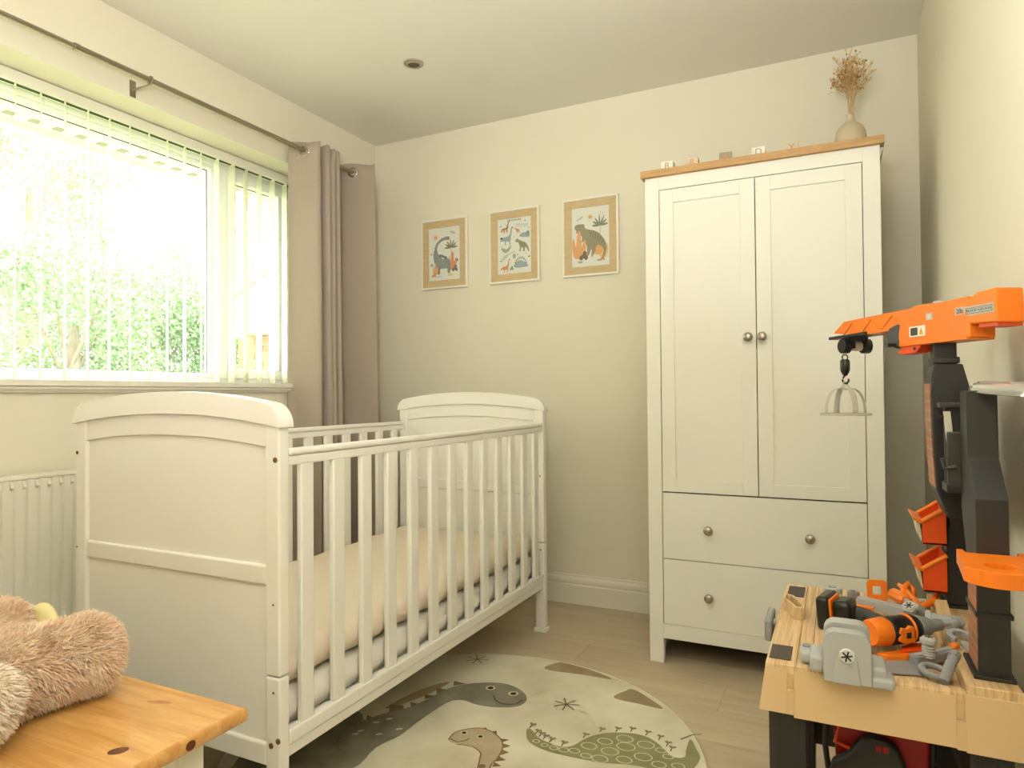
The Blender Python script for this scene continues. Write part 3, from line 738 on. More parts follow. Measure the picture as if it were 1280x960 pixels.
# ------------------------------------------------------------ cot
CX0, CX1 = -1.860, -1.118
cot = thing('cot', 'white wooden cot bed with slatted sides and arched end panels', 'cot', (-1.489, 1.88, 0))
def arch(x, zc, ze):     # parabola: centre height zc, end height ze
    u = (x-(CX0+CX1)/2)/((CX1-CX0)/2); return ze+(zc-ze)*(1-abs(u)**2.1)
def cot_end(yf, yb, outer):      # yf = face towards the outside, yb = inside face
    ya, yc = min(yf, yb), max(yf, yb); s = 1 if yb > yf else -1
    pw = .047
    e = obj('end_frame', NB() if False else B(CX0+pw-.004, CX1-pw+.004, ya+.010, yc-.010, .19, .926), m_crib, cot)
    for xa, xb in ((CX0+.004, CX0+pw), (CX1-pw, CX1-.004)):
        obj('post', B(xa, xb, ya, yc, .376, .938), m_crib, e, bevel=.005, seg=3)
        obj('leg', B(xa, xb, ya+.0005, yc-.0005, .012, .373), m_crib, e, bevel=.005, seg=3)
        obj('foot_cap', B(xa-.006, xb+.006, ya-.007, yc+.007, 0, .017), m_crib, e, bevel=.003)
    # top cap
    xa_, xw = CX0-.003, CX1-CX0+.006; N_ = 40
    xs = [xa_+t for t in (0, .0015, .004, .008, .013, .019, .026, .034, .044)]+[xa_+.055+(xw-.11)*i/22 for i in range(23)]+[xa_+xw-t for t in (.044, .034, .026, .019, .013, .008, .004, .0015, 0)]; N_ = len(xs)-1
    top = []
    for i in range(N_+1):
        x = xs[i]; u = abs((x-(CX0+CX1)/2)/((CX1-CX0+.006)/2)); z = .978+.036*(1-u**2.0)
        top.append((x, z))
    # rounded shoulders
    R = .044; tp = []
    for x, z in top:
        d = min(x-xs[0], xs[-1]-x)
        if d < R: z = z-R+math.sqrt(max(0, R*R-(R-d)**2))
        tp.append((x, z))
    bot = [(x, arch(x, .960, .931)) for x in xs]
    bm = NB(); prism(bm, tp+[b for b in bot[::-1]], ya-.006, yc+.006, 'y'); pass
    obj('top_cap', bm, m_crib, e, bevel=.005, seg=3, smooth=.9)
    xi = [CX0+pw+(CX1-CX0-2*pw)*i/20 for i in range(21)]
    bm = NB(); prism(bm, [(x, arch(x, .961, .932)) for x in xi]+[(x, arch(x, .908, .880)-.0) for x in xi[::-1]], ya+.003, yc-.003, 'y')
    obj('arched_rail', bm, m_crib, e, bevel=.003, smooth=.8)
    obj('middle_rail', B(CX0+pw-.001, CX1-pw+.001, ya+.002, yc-.002, .575, .620), m_crib, e, bevel=.005, seg=3)
    obj('bottom_rail', B(CX0+pw-.001, CX1-pw+.001, ya+.002, yc-.002, .172, .222), m_crib, e, bevel=.005, seg=3)
    for (bx, bz, br) in (((-1.133, .858, .0062), (-1.849, .853, .005), (-1.147, .222, .0062), (-1.126, .236, .0062)) if outer else ((-1.141, .61, .004),)):
        obj('bolt_head', lathe(NB(), [(br, -.0008), (br, .0015), (br*.55, .0018), (br*.5, .0006), (0, .0006)], 16, (bx, yf, bz), (0, -s, 0)), m_screw, e)
    for (bx, bz) in ((-1.140, .535), (-1.140, .34), (-1.85, .60)):
        obj('peg_hole', lathe(NB(), [(.0028, -.0008), (.0028, .0006), (0, .0006)], 10, (bx, yf, bz), (0, -s, 0)), m_screw, e)
    return e
cot_end(1.120, 1.152, True)
far = cot_end(2.640, 2.608, False)
for hz in (.655, .345): obj('peg_hole', lathe(NB(), [(.0035, -.0008), (.0035, .0006), (0, .0006)], 10, (-1.138, 2.608, hz), (0, -1, 0)), m_screw, far)
for side in (1, -1):
    xo = CX1-.005 if side == 1 else CX0+.005      # outer plane
    f = lambda d: xo-side*d
    def bx_(d0, d1, *r): return B(min(f(d0), f(d1)), max(f(d0), f(d1)), *r)
    sd = obj('side_rail', bx_(.003, .022, 1.152, 2.608, .842, .864), m_crib, cot, bevel=.004, seg=3)
    obj('teething_rail', bx_(-.001, .026, 1.153, 2.607, .8645, .881), m_crib, sd, bevel=.007, seg=4)
    obj('lower_rail', bx_(.0, .024, 1.152, 2.608, .213, .247), m_crib, sd, bevel=.005, seg=3)
    obj('base_rail', bx_(.004, .022, 1.152, 2.608, .186, .2125), m_crib, sd, bevel=.003)
    sm_ = bx_(.004, .020, -.021, .021, .24, .85)
    first = None
    for k in range(13):
        yk = 1.216+.1108*k
        if first is None:
            first = obj('slat', sm_, m_crib, sd, bevel=.004, seg=3, smooth=.6, origin=None)
            base_loc = Vector((0, yk, 0)); first.location = base_loc
        else:
            c = first.copy(); COL.objects.link(c); c.parent = sd; c.location = (0, yk, 0)
slat_base = obj('mattress_base', B(CX0+.03, CX1-.03, 1.153, 2.607, .215, .236), m_crib, cot, bevel=.002)

# mattress and duvet
def soft(name, x0, x1, y0, y1, z0, z1, m, seed, amp, r, nx=46, ny=90, edge=0., label=None, cat=None):
    rn = random.Random(seed); ph = [(rn.uniform(3, 22), rn.uniform(3, 22), rn.uniform(0, 6.3)) for _ in range(9)]
    bm = NB(); zc = (z0+z1)/2; H = (z1-z0)/2
    def nz(u, v): return sum(math.sin(a*u+b*v+c) for a, b, c in ph)/9
    def sheet(s):
        g = []
        for i in range(nx+1):
            rw = []
            for j in range(ny+1):
                u = -1+2*i/nx; v = -1+2*j/ny
                X = (x0+x1)/2+(x1-x0)/2*math.sin(u*math.pi/2)**1 if False else (x0+x1)/2+(x1-x0)/2*u
                Y = (y0+y1)/2+(y1-y0)/2*v
                d = min((x1-x0)/2*(1-abs(u)), (y1-y0)/2*(1-abs(v)))
                k = math.sqrt(max(0, 1-(1-min(d/r, 1))**2)) if r else 1
                w = nz(X*1.4, Y*1.4)*amp
                if s > 0: Z = zc+H*k+w*k
                else: Z = zc-H*k
                e = edge*math.sin(Y*31+1.3*math.sin(Y*11))*max(0, 1-d/.08)
                if s > 0: Z += 0
                X += (e if u > 0 else -e)
                rw.append(bm.verts.new((X, Y, Z)))
            g.append(rw)
        return g
    a = sheet(1); b = sheet(-1)
    for g in (a, b):
        for i in range(nx):
            for j in range(ny): bm.faces.new((g[i][j], g[i+1][j], g[i+1][j+1], g[i][j+1]))
    bmesh.ops.remove_doubles(bm, verts=bm.verts[:], dist=.0004)
    o = obj(name, bm, m, smooth=3); tag(o, label, cat); return o
soft('mattress', CX0+.030, CX1-.028, 1.160, 2.600, .2365, .318, m_sheet, 4, .002, .03, edge=.0015, label='white cotton covered mattress lying in the cot', cat='mattress')
soft('duvet', CX0+.032, CX1-.034, 1.158, 2.600, .3225, .404, m_bed, 8, .013, .055, edge=.007, nx=60, ny=130, label='pale blush quilted duvet spread over the cot mattress', cat='duvet')

# ------------------------------------------------------------ rug
RUGX, RUGY, RR = -.970, 1.671, .667
m_rug = mat('rug_watercolour', srgb(232, 226, 202), .95, spec=.1, col2=srgb(204, 194, 166), nscale=3.5, bump=.2, bscale=400)
rg = thing('round_rug', 'round cream rug printed with friendly dinosaurs, partly under the cot', 'rug', (RUGX, RUGY, 0))
bm = lathe(NB(), [(0, .001), (RR-.008, .001), (RR-.008, .0075), (0, .0075)], 96, (RUGX, RUGY, 0)); rb = obj('rug_pile', bm, m_rug, rg)
obj('bound_edge', ring(NB(), (RUGX, RUGY, .0045), RR-.005, .0043, (0, 0, 1), 120, 8), mat('rug_binding', srgb(226, 220, 198), .9), rg, smooth=3)
RD = {'grey_dino':[(-0.2,0.34),(-0.124,0.393),(-0.051,0.403),(0.016,0.368),(0.046,0.322),(0.038,0.271),(-0.018,0.238),(-0.085,0.227),(-0.14,0.236),(-0.176,0.211),(-0.188,0.129),(-0.194,0.044),(-0.195,-0.041),(-0.217,-0.124),(-0.208,-0.237),(-0.315,-0.287),(-0.375,-0.167),(-0.358,-0.039),(-0.317,0.059),(-0.272,0.122),(-0.249,0.204),(-0.233,0.284)],'spikes':[[(-0.226,0.316),(-0.244,0.35),(-0.194,0.349)],[(-0.246,0.241),(-0.27,0.278),(-0.219,0.282)],[(-0.259,0.189),(-0.278,0.218),(-0.237,0.226)],[(-0.267,0.124),(-0.291,0.152),(-0.242,0.154)],[(-0.308,0.063),(-0.341,0.108),(-0.297,0.124),(-0.274,0.096)],[(-0.351,-0.047),(-0.347,-0.068),(-0.324,-0.057)],[(-0.336,-0.017),(-0.362,0.023),(-0.322,0.013)]],'beige_dino':[(-0.054,-0.0),(-0.056,0.05),(-0.012,0.095),(0.033,0.096),(0.081,0.067),(0.107,0.028),(0.119,-0.025),(0.12,-0.07),(0.139,-0.114),(0.111,-0.127),(0.078,-0.053),(0.063,-0.022),(0.026,-0.004),(-0.019,-0.011)],'beige_spikes':[[(0.002,0.09),(0.009,0.109),(0.028,0.094)],[(0.035,0.093),(0.048,0.105),(0.063,0.08)],[(0.079,0.07),(0.105,0.074),(0.093,0.052)],[(0.096,0.049),(0.124,0.046),(0.109,0.023)],[(0.109,0.019),(0.135,0.012),(0.119,-0.011)],[(0.118,-0.016),(0.144,-0.026),(0.122,-0.044)],[(0.121,-0.048),(0.146,-0.058),(0.125,-0.072)]],'green_dino':[(0.126,0.151),(0.137,0.123),(0.155,0.094),(0.189,0.074),(0.242,0.063),(0.313,0.065),(0.379,0.071),(0.45,0.092),(0.503,0.097),(0.538,0.083),(0.595,0.109),(0.613,0.149),(0.619,0.206),(0.599,0.253),(0.575,0.296),(0.575,0.236),(0.579,0.194),(0.553,0.181),(0.53,0.198),(0.504,0.227),(0.462,0.256),(0.414,0.259),(0.36,0.238),(0.322,0.207),(0.299,0.167),(0.281,0.119),(0.251,0.102),(0.212,0.108),(0.175,0.122),(0.137,0.156)],'circles':[((0.357,0.182),0.021),((0.404,0.22),0.024),((0.467,0.213),0.024),((0.419,0.179),0.026),((0.386,0.136),0.024),((0.324,0.139),0.022),((0.477,0.147),0.024),((0.434,0.111),0.021),((0.373,0.088),0.022),((0.334,0.086),0.015),((0.296,0.097),0.015),((0.267,0.089),0.014),((0.238,0.087),0.012),((0.209,0.09),0.01),((0.179,0.099),0.01),((0.513,0.201),0.015),((0.538,0.176),0.014),((0.525,0.127),0.019),((0.573,0.141),0.017)],'hearts':[(0.294,0.187),(0.327,0.238),(0.369,0.26),(0.408,0.278),(0.454,0.277),(0.494,0.267),(0.522,0.241),(0.538,0.22),(0.254,0.118),(0.215,0.122),(0.193,0.13),(0.176,0.139),(0.16,0.147),(0.13,0.175)],'stars':[(-0.262,0.548),(0.174,0.348),(-0.365,-0.045),(-0.331,-0.158)],'mount':[[(0.296,0.46),(0.317,0.525),(0.339,0.547),(0.409,0.499),(0.459,0.45),(0.382,0.452)],[(0.001,0.577),(0.023,0.651),(0.059,0.661),(0.129,0.649),(0.248,0.596),(0.151,0.588)],[(-0.388,-0.152),(-0.339,-0.108),(-0.308,-0.215),(-0.328,-0.298),(-0.356,-0.306),(-0.371,-0.225)],[(-0.341,0.09),(-0.309,0.254),(-0.254,0.339),(-0.263,0.247),(-0.309,0.118)]],'eyes':[(-0.101,0.351),(-0.012,0.344),(-0.031,0.051),(0.023,0.052)],'smile1':[(-0.066,0.303),(-0.035,0.271),(-0.002,0.266),(0.027,0.282),(0.036,0.318)],'smile2':[(-0.051,0.005),(-0.025,-0.001),(-0.009,0.009),(-0.0,0.029)],'dots':[(-0.317,-0.065),(-0.308,-0.004),(-0.219,-0.008),(-0.255,-0.058),(-0.284,0.031),(-0.318,-0.087)]}
def I(name, c, c2, ns=9): return mat(name, srgb(*c), .95, spec=.05, col2=srgb(*c2), nscale=ns)
i_g = I('rug_ink_slate', (152, 146, 126), (128, 124, 106)); i_b = I('rug_ink_beige', (196, 180, 150), (180, 162, 132)); i_o = I('rug_ink_olive', (142, 138, 100), (158, 154, 118))
i_br = I('rug_ink_brown', (146, 122, 96), (128, 104, 80)); i_tan = I('rug_ink_sand', (178, 158, 128), (160, 140, 112)); i_dk = I('rug_ink_dark', (70, 62, 50), (60, 54, 44)); i_cr = I('rug_ink_cream', (214, 208, 170), (206, 198, 160))
A = Art(lambda u, v, h: (RUGX+u, RUGY+v, .0076+h), .00002, .0001)
for t in RD['mount']: A.poly(t, i_tan, True)
def clip(pts, R=.655): return [(x*min(1, R/math.hypot(x, y)), y*min(1, R/math.hypot(x, y))) for x, y in pts]
A.poly([(-.6, -.1), (-.45, .02), (-.36, 0), (-.3, -.2), (-.28, -.35), (-.42, -.42), (-.5, -.38)], i_g)
for t in RD['spikes']: A.poly(t, i_br, False)
A.poly(RD['grey_dino'], i_g, True)
for x, y in RD['dots']: A.ell(x, y, .011, .006, i_cr, .7)
for t in RD['beige_spikes']: A.poly(t, i_br, False)
A.poly(RD['beige_dino'], i_b, True); A.poly([(.08, -.10), (.15, -.10), (.22, -.25), (.25, -.42), (.1, -.45), (-.08, -.40), (-.02, -.25)], i_b)
A.line(RD['beige_dino'], .004, i_br); A.poly(clip(RD['green_dino'], .652), i_o, True)
A.poly([(.42, .02), (.5, .06), (.56, .04), (.5, -.04), (.42, -.05)], i_tan); A.ell(.1, -.1+.02, .01, .01, i_br)
for (x, y), r in RD['circles']: A.loop(x, y, r, .0035, i_cr, .8)
for x, y in RD['hearts']:
    A.line([(x, y-.014), (x, y+.006)], .003, i_dk, False); A.poly([(x, y), (x-.012, y+.012), (x-.006, y+.019), (x, y+.014), (x+.007, y+.019), (x+.012, y+.011)], i_o, False)
for x, y in RD['stars']:
    for k in range(7):
        t = k*math.pi*2/7+.3; A.line([(x, y), (x+math.cos(t)*.042, y+math.sin(t)*.042)], .004, i_br, False)
for j, (x, y) in enumerate(RD['eyes']):
    r = .017 if j < 2 else .011
    A.ell(x, y, r, r, i_cr); A.ell(x, y, r*.62, r*.62, i_dk)
A.line(RD['smile1'], .003, i_dk); A.line(RD['smile2'], .003, i_dk); A.line([(.55, .28), (.575, .32), (.60, .335)], .003, i_dk)
for (x, y, a) in ((.1, -.55, .3), (-.2, -.55, 1.2)):
    A.poly([(x-.04, y-.02), (x, y+.03), (x+.05, y-.02)], i_tan, False)
A.done('rug_print', rb, (0, 0, 1))

# ------------------------------------------------------------ pine chest
CTX, CTY, CTZ = -1.006, .911, .421
ch = thing('pine_topped_chest', 'cream painted toy chest with a varnished knotty pine top', 'chest', (-1.45, .68, 0))
bw = .115; yk = CTY; i = 0
lidp = None
while yk > .40:
    y0 = max(yk-bw, .395)
    first = i == 0
    b = NB(); x1 = CTX
    box(b, -1.95, x1, y0, yk, CTZ-.026, CTZ)
    p_ = obj('pine_board', b, m_pine, ch)
    # rounded outer edges on the boards
    bv = p_.modifiers.new('bevel', 'BEVEL'); bv.width = .0002; bv.segments = 1
    if first: lidp = p_
    yk = y0; i += 1
m_pinee = m_pine
# edge moulding that rounds the board ends and long sides
def halfround(L0, L1, ax):
    bm = NB(); pr = [(0, -.026), (.003, -.026), (.0065, -.022), (.0075, -.013), (.0065, -.004), (.003, 0), (0, 0)]
    a = []; b = []
    for d, z in pr:
        if ax == 'x': a.append(bm.verts.new((CTX+d, L0-(.0 if False else 0), CTZ+z))); b.append(bm.verts.new((CTX+d, L1+d, CTZ+z)))
        else: a.append(bm.verts.new((L0, CTY+d, CTZ+z))); b.append(bm.verts.new((L1+d, CTY+d, CTZ+z)))
    for k in range(len(pr)): bm.faces.new((a[k], a[(k+1) % len(pr)], b[(k+1) % len(pr)], b[k]))
    bm.faces.new(a); bm.faces.new(b[::-1]); return bm
obj('lid_edge', halfround(.395, CTY, 'x'), m_pine, ch, smooth=.9); obj('lid_edge', halfround(-1.95, CTX, 'y'), m_pine, ch, smooth=.9)
bm = NB(); box(bm, -1.90, -1.061, .43, .868, .06, CTZ-.0262)
bd = obj('chest_body', bm, m_chest, ch, bevel=.002)
obj('corner_stile', B(-1.063, -1.058, .82, .870, .05, CTZ-.0265), m_chest, ch, bevel=.001); obj('bottom_plinth', B(-1.91, -1.052, .42, .877, 0, .062), m_chest, ch, bevel=.004)
def knot(x, y, rx, ry, m, ax='z', rot=0):
    A = Art((lambda u, v, h: (x+u, y+v, CTZ+h)) if ax == 'z' else (lambda u, v, h: (CTX+.0078+h, x+u, y+v)), .00005, .0002)
    A.ell(0, 0, rx, ry, m, rot); A.ell(rx*.1, 0, rx*.55, ry*.5, m_knot if m is m_knot else m_knot2, rot)
    A.done('knot', ch, (0, 0, 1) if ax == 'z' else (1, 0, 0))
knot(-1.070, .715, .016, .0115, m_knot, 'z', .9); knot(-1.168, .862, .026, .007, m_knot2, 'z', .35)
knot(.795, CTZ-.013, .010, .0085, m_knot, 'x')

# ------------------------------------------------------------ teddy lying on the chest
def fur_part(name, bm, parent, n, L, m, seed, droop=.3, width=.0012, comb=(0, 0, 0), up=None):
    """smooth body under many small tufts"""
    bmesh.ops.recalc_face_normals(bm, faces=bm.faces[:]); bm.normal_update()
    rn = random.Random(seed); tris = []
    fs = [(f, f.calc_area()) for f in bm.faces]; tot = sum(a for _, a in fs)
    hair = NB(); comb = Vector(comb)
    for f, a in fs:
        k = n*a/tot; k = int(k)+(1 if rn.random() < k-int(k) else 0)
        vs2 = [v.co for v in f.verts]
        for _ in range(k):
            r1, r2 = rn.random(), rn.random()
            if len(vs2) == 4:
                p = vs2[0].lerp(vs2[1], r1).lerp(vs2[3].lerp(vs2[2], r1), r2)
            else:
                if r1+r2 > 1: r1, r2 = 1-r1, 1-r2
                p = vs2[0]+(vs2[1]-vs2[0])*r1+(vs2[2]-vs2[0])*r2
            nn = f.normal
            cl_v = Vector((math.sin(p.x*90+p.y*60), math.sin(p.y*80+p.z*70+1), math.sin(p.z*95+p.x*50+2)))*.35
            d = (nn+comb+cl_v+Vector((rn.gauss(0, .28), rn.gauss(0, .28), rn.gauss(0, .28)))+Vector((0, 0, -droop))).normalized()
            if d.dot(nn) < .15: d = (d+nn*.5).normalized()
            l = L*rn.uniform(.6, 1.2); side = d.cross(Vector((rn.uniform(-1, 1), rn.uniform(-1, 1), rn.uniform(-1, 1)))).normalized()*width
            q = p+d*l*.55; e = p+d*l+Vector((0, 0, -droop*.4*l))+side*rn.uniform(-2, 2)
            a0, a1, b0, b1, c0 = [hair.verts.new(v) for v in (p-side, p+side, q-side*.8, q+side*.8, e)]
            hair.faces.new((a0, a1, b1, b0)); hair.faces.new((b0, b1, c0))
    o = obj(name, bm, m, parent, smooth=3)
    me = bpy.data.meshes.new(name+'_fur'); hair.transform(WM[parent.name].inverted()); hair.to_mesh(me); hair.free(); me.materials.append(m)
    for p in me.polygons: p.use_smooth = True
    h = bpy.data.objects.new('fur', me); COL.objects.link(h); h.parent = o; h['kind'] = 'stuff'
    return o
td = thing('teddy_bear', 'large pinkish tan shaggy teddy bear sitting on the pine-topped chest', 'teddy bear', (-1.50, .55, CTZ))
def capsule(p0, p1, r0, r1, n=24, rings=12):
    p0, p1 = Vector(p0), Vector(p1); L = (p1-p0).length; pr = []
    for k in range(rings+1):
        t = math.pi/2*k/rings; pr.append((r0*math.sin(t), -r0*math.cos(t)*.8))
    for k in range(1, 8): pr.append((r0+(r1-r0)*k/8+.004*math.sin(k*1.7), L*k/8))
    for k in range(rings+1):
        t = math.pi/2*k/rings; pr.append((r1*math.cos(t), L+r1*math.sin(t)*.8))
    pr[0] = (0, pr[0][1]); pr[-1] = (0, pr[-1][1])
    return lathe(NB(), pr, n, p0, p1-p0)
HL = .018
fur_part('leg', capsule((-1.40, .50, CTZ+.084), (-1.325, .822, CTZ+.081), .076, .069), td, 34000, HL, m_fur, 1, comb=(.25, .5, 0))
sg = fur_part('leg', capsule((-1.62, .52, CTZ+.085), (-1.600, .815, CTZ+.086), .070, .062), td, 15000, HL, m_fur, 2, comb=(.2, .4, 0))
bm = ball(NB(), (-1.556, .872, CTZ+.088), .048, 20, (.95, .42, 1)); obj('sole_pad', bm, m_sole, sg, smooth=3)
fur_part('arm', capsule((-1.42, .47, CTZ+.17), (-1.254, .600, CTZ+.078), .058, .064), td, 17000, HL*.9, m_fur2, 3, comb=(.3, .2, 0))
fur_part('torso', ball(NB(), (-1.56, .48, CTZ+.155), .15, 32, (.95, .8, 1.0)), td, 9000, HL, m_fur, 4)
fur_part('head', ball(NB(), (-1.58, .50, CTZ+.37), .105, 28, (1.05, .92, .95)), td, 6000, HL, m_fur, 5)
fur_part('arm', capsule((-1.69, .49, CTZ+.20), (-1.76, .62, CTZ+.075), .052, .056), td, 4000, HL, m_fur, 6)
for sx in (-1, 1): fur_part('ear', ball(NB(), (-1.58+sx*.085, .49, CTZ+.455), .038, 16, (1, .5, 1)), td, 1500, HL*.8, m_fur, 8+sx)
mz = ball(NB(), (-1.58, .592, CTZ+.345), .045, 20, (1, .8, .8)); obj('muzzle', mz, m_sole, td, smooth=3)
for sx in (-1, 1): obj('eye', ball(NB(), (-1.58+sx*.035, .592, CTZ+.395), .009, 12), m_black, td, smooth=3)
obj('nose', ball(NB(), (-1.58, .628, CTZ+.355), .013, 12, (1.3, .7, .8)), m_black, td, smooth=3)
# ------------------------------------------------------------ toy workbench
TZ = .55
wb = thing('toy_workbench', 'child size tan and charcoal plastic workbench against the right wall', 'workbench', (.06, 1.45, 0))
X0, X1, Y0, Y1 = -.116, .236, 1.200, 1.712
bm = NB(); box(bm, X0+.006, .094-.0, Y0+.006, Y1-.006, .500, .536)          # core below the boards
box(bm, .094, X1-.004, Y0+.006, Y1-.006, .500, .536)
core = obj('bench_core', bm, m_benchp, wb)
# top boards: grooved left boards, tray rim, raised right ledge
xs_ = [X0, -.069, -.046, -.022, .002]
for a, b in zip(xs_, xs_[1:]):
    obj('top_board', B(a+.0003, b-.0003, Y0, Y1, .536, TZ), m_bench, core, bevel=.001)
obj('tray_rim', B(.002, .166, 1.655, Y1, .536, TZ), m_bench, core, bevel=.002)
obj('tray_rim', B(.002, .166, Y0, 1.222, .536, TZ), m_bench, core, bevel=.002)
obj('tray_rim', B(.0, .045, 1.222, 1.36, .536, TZ-.001), m_bench, core, bevel=.002)
obj('tray_floor', B(.045, .166, 1.222, 1.655, .534, .5385), m_bench, core)
obj('raised_ledge', B(.166, X1, Y0+.002, Y1, .536, .562), m_bench, core, bevel=.002)
# flared aprons; the near one is cut by two slots
def apron(p0, p1, out, zt, zb, thick=.006, m=m_benchp, name='apron'):
    p0, p1 = Vector(p0), Vector(p1); o = Vector(out)
    return obj(name, hexa(NB(), [(p0.x+o.x, p0.y+o.y, zb), (p1.x+o.x, p1.y+o.y, zb), (p1.x+o.x*.0-0, p1.y+o.y*.0+0, zb) if False else (p1.x+o.x-o.x/ (abs(o.x)+abs(o.y))*thick, p1.y+o.y-o.y/(abs(o.x)+abs(o.y))*thick, zb), (p0.x+o.x-o.x/(abs(o.x)+abs(o.y))*thick, p0.y+o.y-o.y/(abs(o.x)+abs(o.y))*thick, zb)],
        [(p0.x, p0.y, zt), (p1.x, p1.y, zt), (p1.x-o.x/(abs(o.x)+abs(o.y))*thick, p1.y-o.y/(abs(o.x)+abs(o.y))*thick, zt), (p0.x-o.x/(abs(o.x)+abs(o.y))*thick, p0.y-o.y/(abs(o.x)+abs(o.y))*thick, zt)]), m, core, bevel=.0015)
obj('apron', hexa(NB(), [(X0-.010, Y0-.010, .474), (-.082, Y0-.010, .474), (-.082, Y0-.004, .474), (X0-.010, Y0-.004, .474)], [(X0, Y0, .545), (-.082, Y0, .545), (-.082, Y0+.006, .545), (X0, Y0+.006, .545)]), m_benchp, core, bevel=.0015); apron((-.0725, Y0), (.153, Y0), (0, -.010), .545, .470); apron((.163, Y0), (X1, Y0), (0, -.010), .548, .466)
obj('apron_slot', B(-.084, -.070, Y0+.001, Y0+.006, .472, .545), m_benchp, core); obj('apron_slot', B(.151, .165, Y0+.001, Y0+.006, .468, .548), m_benchp, core)
bm = NB(); box(bm, -.083, -.0715, Y0-.0085, Y0+.002, .474, .512); obj('slot_foot', bm, m_benchp, core); bm = NB(); box(bm, .152, .164, Y0-.0085, Y0+.002, .468, .510); obj('slot_foot', bm, m_benchp, core)
apron((X0, Y1), (X1, Y1), (0, .010), .545, .470); apron((X0, Y0+.006), (X0, Y1), (-.010, 0), .545, .474); apron((X1, Y0), (X1, Y1), (.006, 0), .548, .468)
obj('corner_pad', B(-.112, -.078, 1.222, 1.288, TZ, TZ+.0022), m_pad, wb, bevel=.001); obj('corner_pad', B(-.108, -.074, 1.610, 1.690, TZ, TZ+.0022), m_pad, wb, bevel=.001)
# legs, rails
for a, b, c, d in ((-.112, -.058, 1.215, 1.285), (.170, .222, 1.215, 1.285), (-.112, -.058, 1.625, 1.695), (.170, .222, 1.625, 1.695)):
    l = obj('leg', hexa(NB(), [(a, c, 0), (b, c, 0), (b, d, 0), (a, d, 0)], [(a-.001, c-.003, .475), (b+.004, c-.003, .475), (b+.004, d+.003, .475), (a-.001, d+.003, .475)]), m_dark, wb, bevel=.003)
    obj('leg_rib', B(a+.012, a+.016, c-.004, c+.002, .02, .46), m_dark, l); obj('leg_rib', B(b-.016, b-.012, c-.004, c+.002, .02, .46), m_dark, l)
obj('cross_panel', B(-.06, .172, 1.655, 1.668, .215, .475), m_dark2, wb, bevel=.002)
obj('side_rail', B(.19, .205, 1.28, 1.63, .30, .36), m_dark2, wb, bevel=.002)
# columns and back board
ncol = [(1.240, .566), (1.240, .836), (1.300, .892), (1.305, 1.001), (1.372, 1.001), (1.372, .80), (1.325, .72), (1.325, .566)]
obj('near_column', prism(NB(), ncol, .187, .229, 'x'), m_dark, wb, bevel=.002)
obj('column_foot', B(.180, .234, 1.232, 1.333, .562, .568), m_dark, wb, bevel=.001); obj('column_foot', B(.186, .234, 1.612, 1.705, .562, .568), m_dark, wb, bevel=.001)
obj('column_collar', B(.184, .2325, 1.2365, 1.328, .655, .662), m_dark, wb, bevel=.001)
obj('far_column', B(.193, .230, 1.618, 1.690, .566, 1.0), m_dark, wb, bevel=.003)
bb = [(y, z) for y, z in ((1.325, .66), (1.372, .745), (1.44, .80), (1.52, .79), (1.58, .75), (1.62, .72), (1.62, 1.0), (1.36, 1.0), (1.325, .90))]
obj('back_board', prism(NB(), bb, .200, .212, 'x'), m_dark2, wb, bevel=.001)
bm = NB()
for z in (.70, .76): box(bm, .1965, .201, 1.375, 1.379, z, z+.008)
bm.free()
m_bprint = bpy.data.materials.new('brick_print'); m_bprint.use_nodes = True
nt = m_bprint.node_tree; bt = nt.nodes.new('ShaderNodeTexBrick'); tc = nt.nodes.new('ShaderNodeTexCoord'); mp = nt.nodes.new('ShaderNodeMapping')
mp.inputs['Rotation'].default_value = (math.radians(90), 0, math.radians(90)); nt.links.new(tc.outputs['Object'], mp.inputs[0]); nt.links.new(mp.outputs[0], bt.inputs['Vector'])
sx = nt.nodes.new('ShaderNodeSeparateXYZ'); cx_ = nt.nodes.new('ShaderNodeCombineXYZ'); nt.links.new(tc.outputs['Object'], sx.inputs[0]); nt.links.new(sx.outputs['Y'], cx_.inputs['X']); nt.links.new(sx.outputs['Z'], cx_.inputs['Y']); nt.links.new(cx_.outputs[0], bt.inputs['Vector'])
bt.inputs['Color1'].default_value = srgb(190, 110, 66); bt.inputs['Color2'].default_value = srgb(150, 104, 78); bt.inputs['Mortar'].default_value = srgb(168, 140, 112)
bt.inputs['Scale'].default_value = 14; bt.inputs['Mortar Size'].default_value = .03
nt.links.new(bt.outputs['Color'], nt.nodes['Principled BSDF'].inputs['Base Color'])
# crane tower
tow = [(.160, 1.051), (.204, 1.050), (.216, 1.000), (.216, .82), (.200, .765), (.178, .768), (.160, .82), (.1555, .90), (.1535, 1.0), (.156, 1.035)]
tw = obj('crane_tower', prism(NB(), tow, 1.452, 1.560, 'y'), m_dark, wb, bevel=.003)
pan = [(1.462, .81), (1.462, 1.01), (1.475, 1.025), (1.537, 1.025), (1.55, 1.01), (1.55, .81)]
obj('brick_sticker', hexa(NB(), [(.1540, 1.459, .905), (.1540, 1.552, .905), (.1560, 1.552, .905), (.1560, 1.459, .905)], [(.1522, 1.459, 1.015), (.1522, 1.552, 1.015), (.1542, 1.552, 1.015), (.1542, 1.459, 1.015)]), m_bprint, tw)
obj('brick_sticker', hexa(NB(), [(.1588, 1.459, .822), (.1588, 1.552, .822), (.161, 1.552, .822), (.161, 1.459, .822)], [(.1540, 1.459, .905), (.1540, 1.552, .905), (.1560, 1.552, .905), (.1560, 1.459, .905)]), m_bprint, tw)
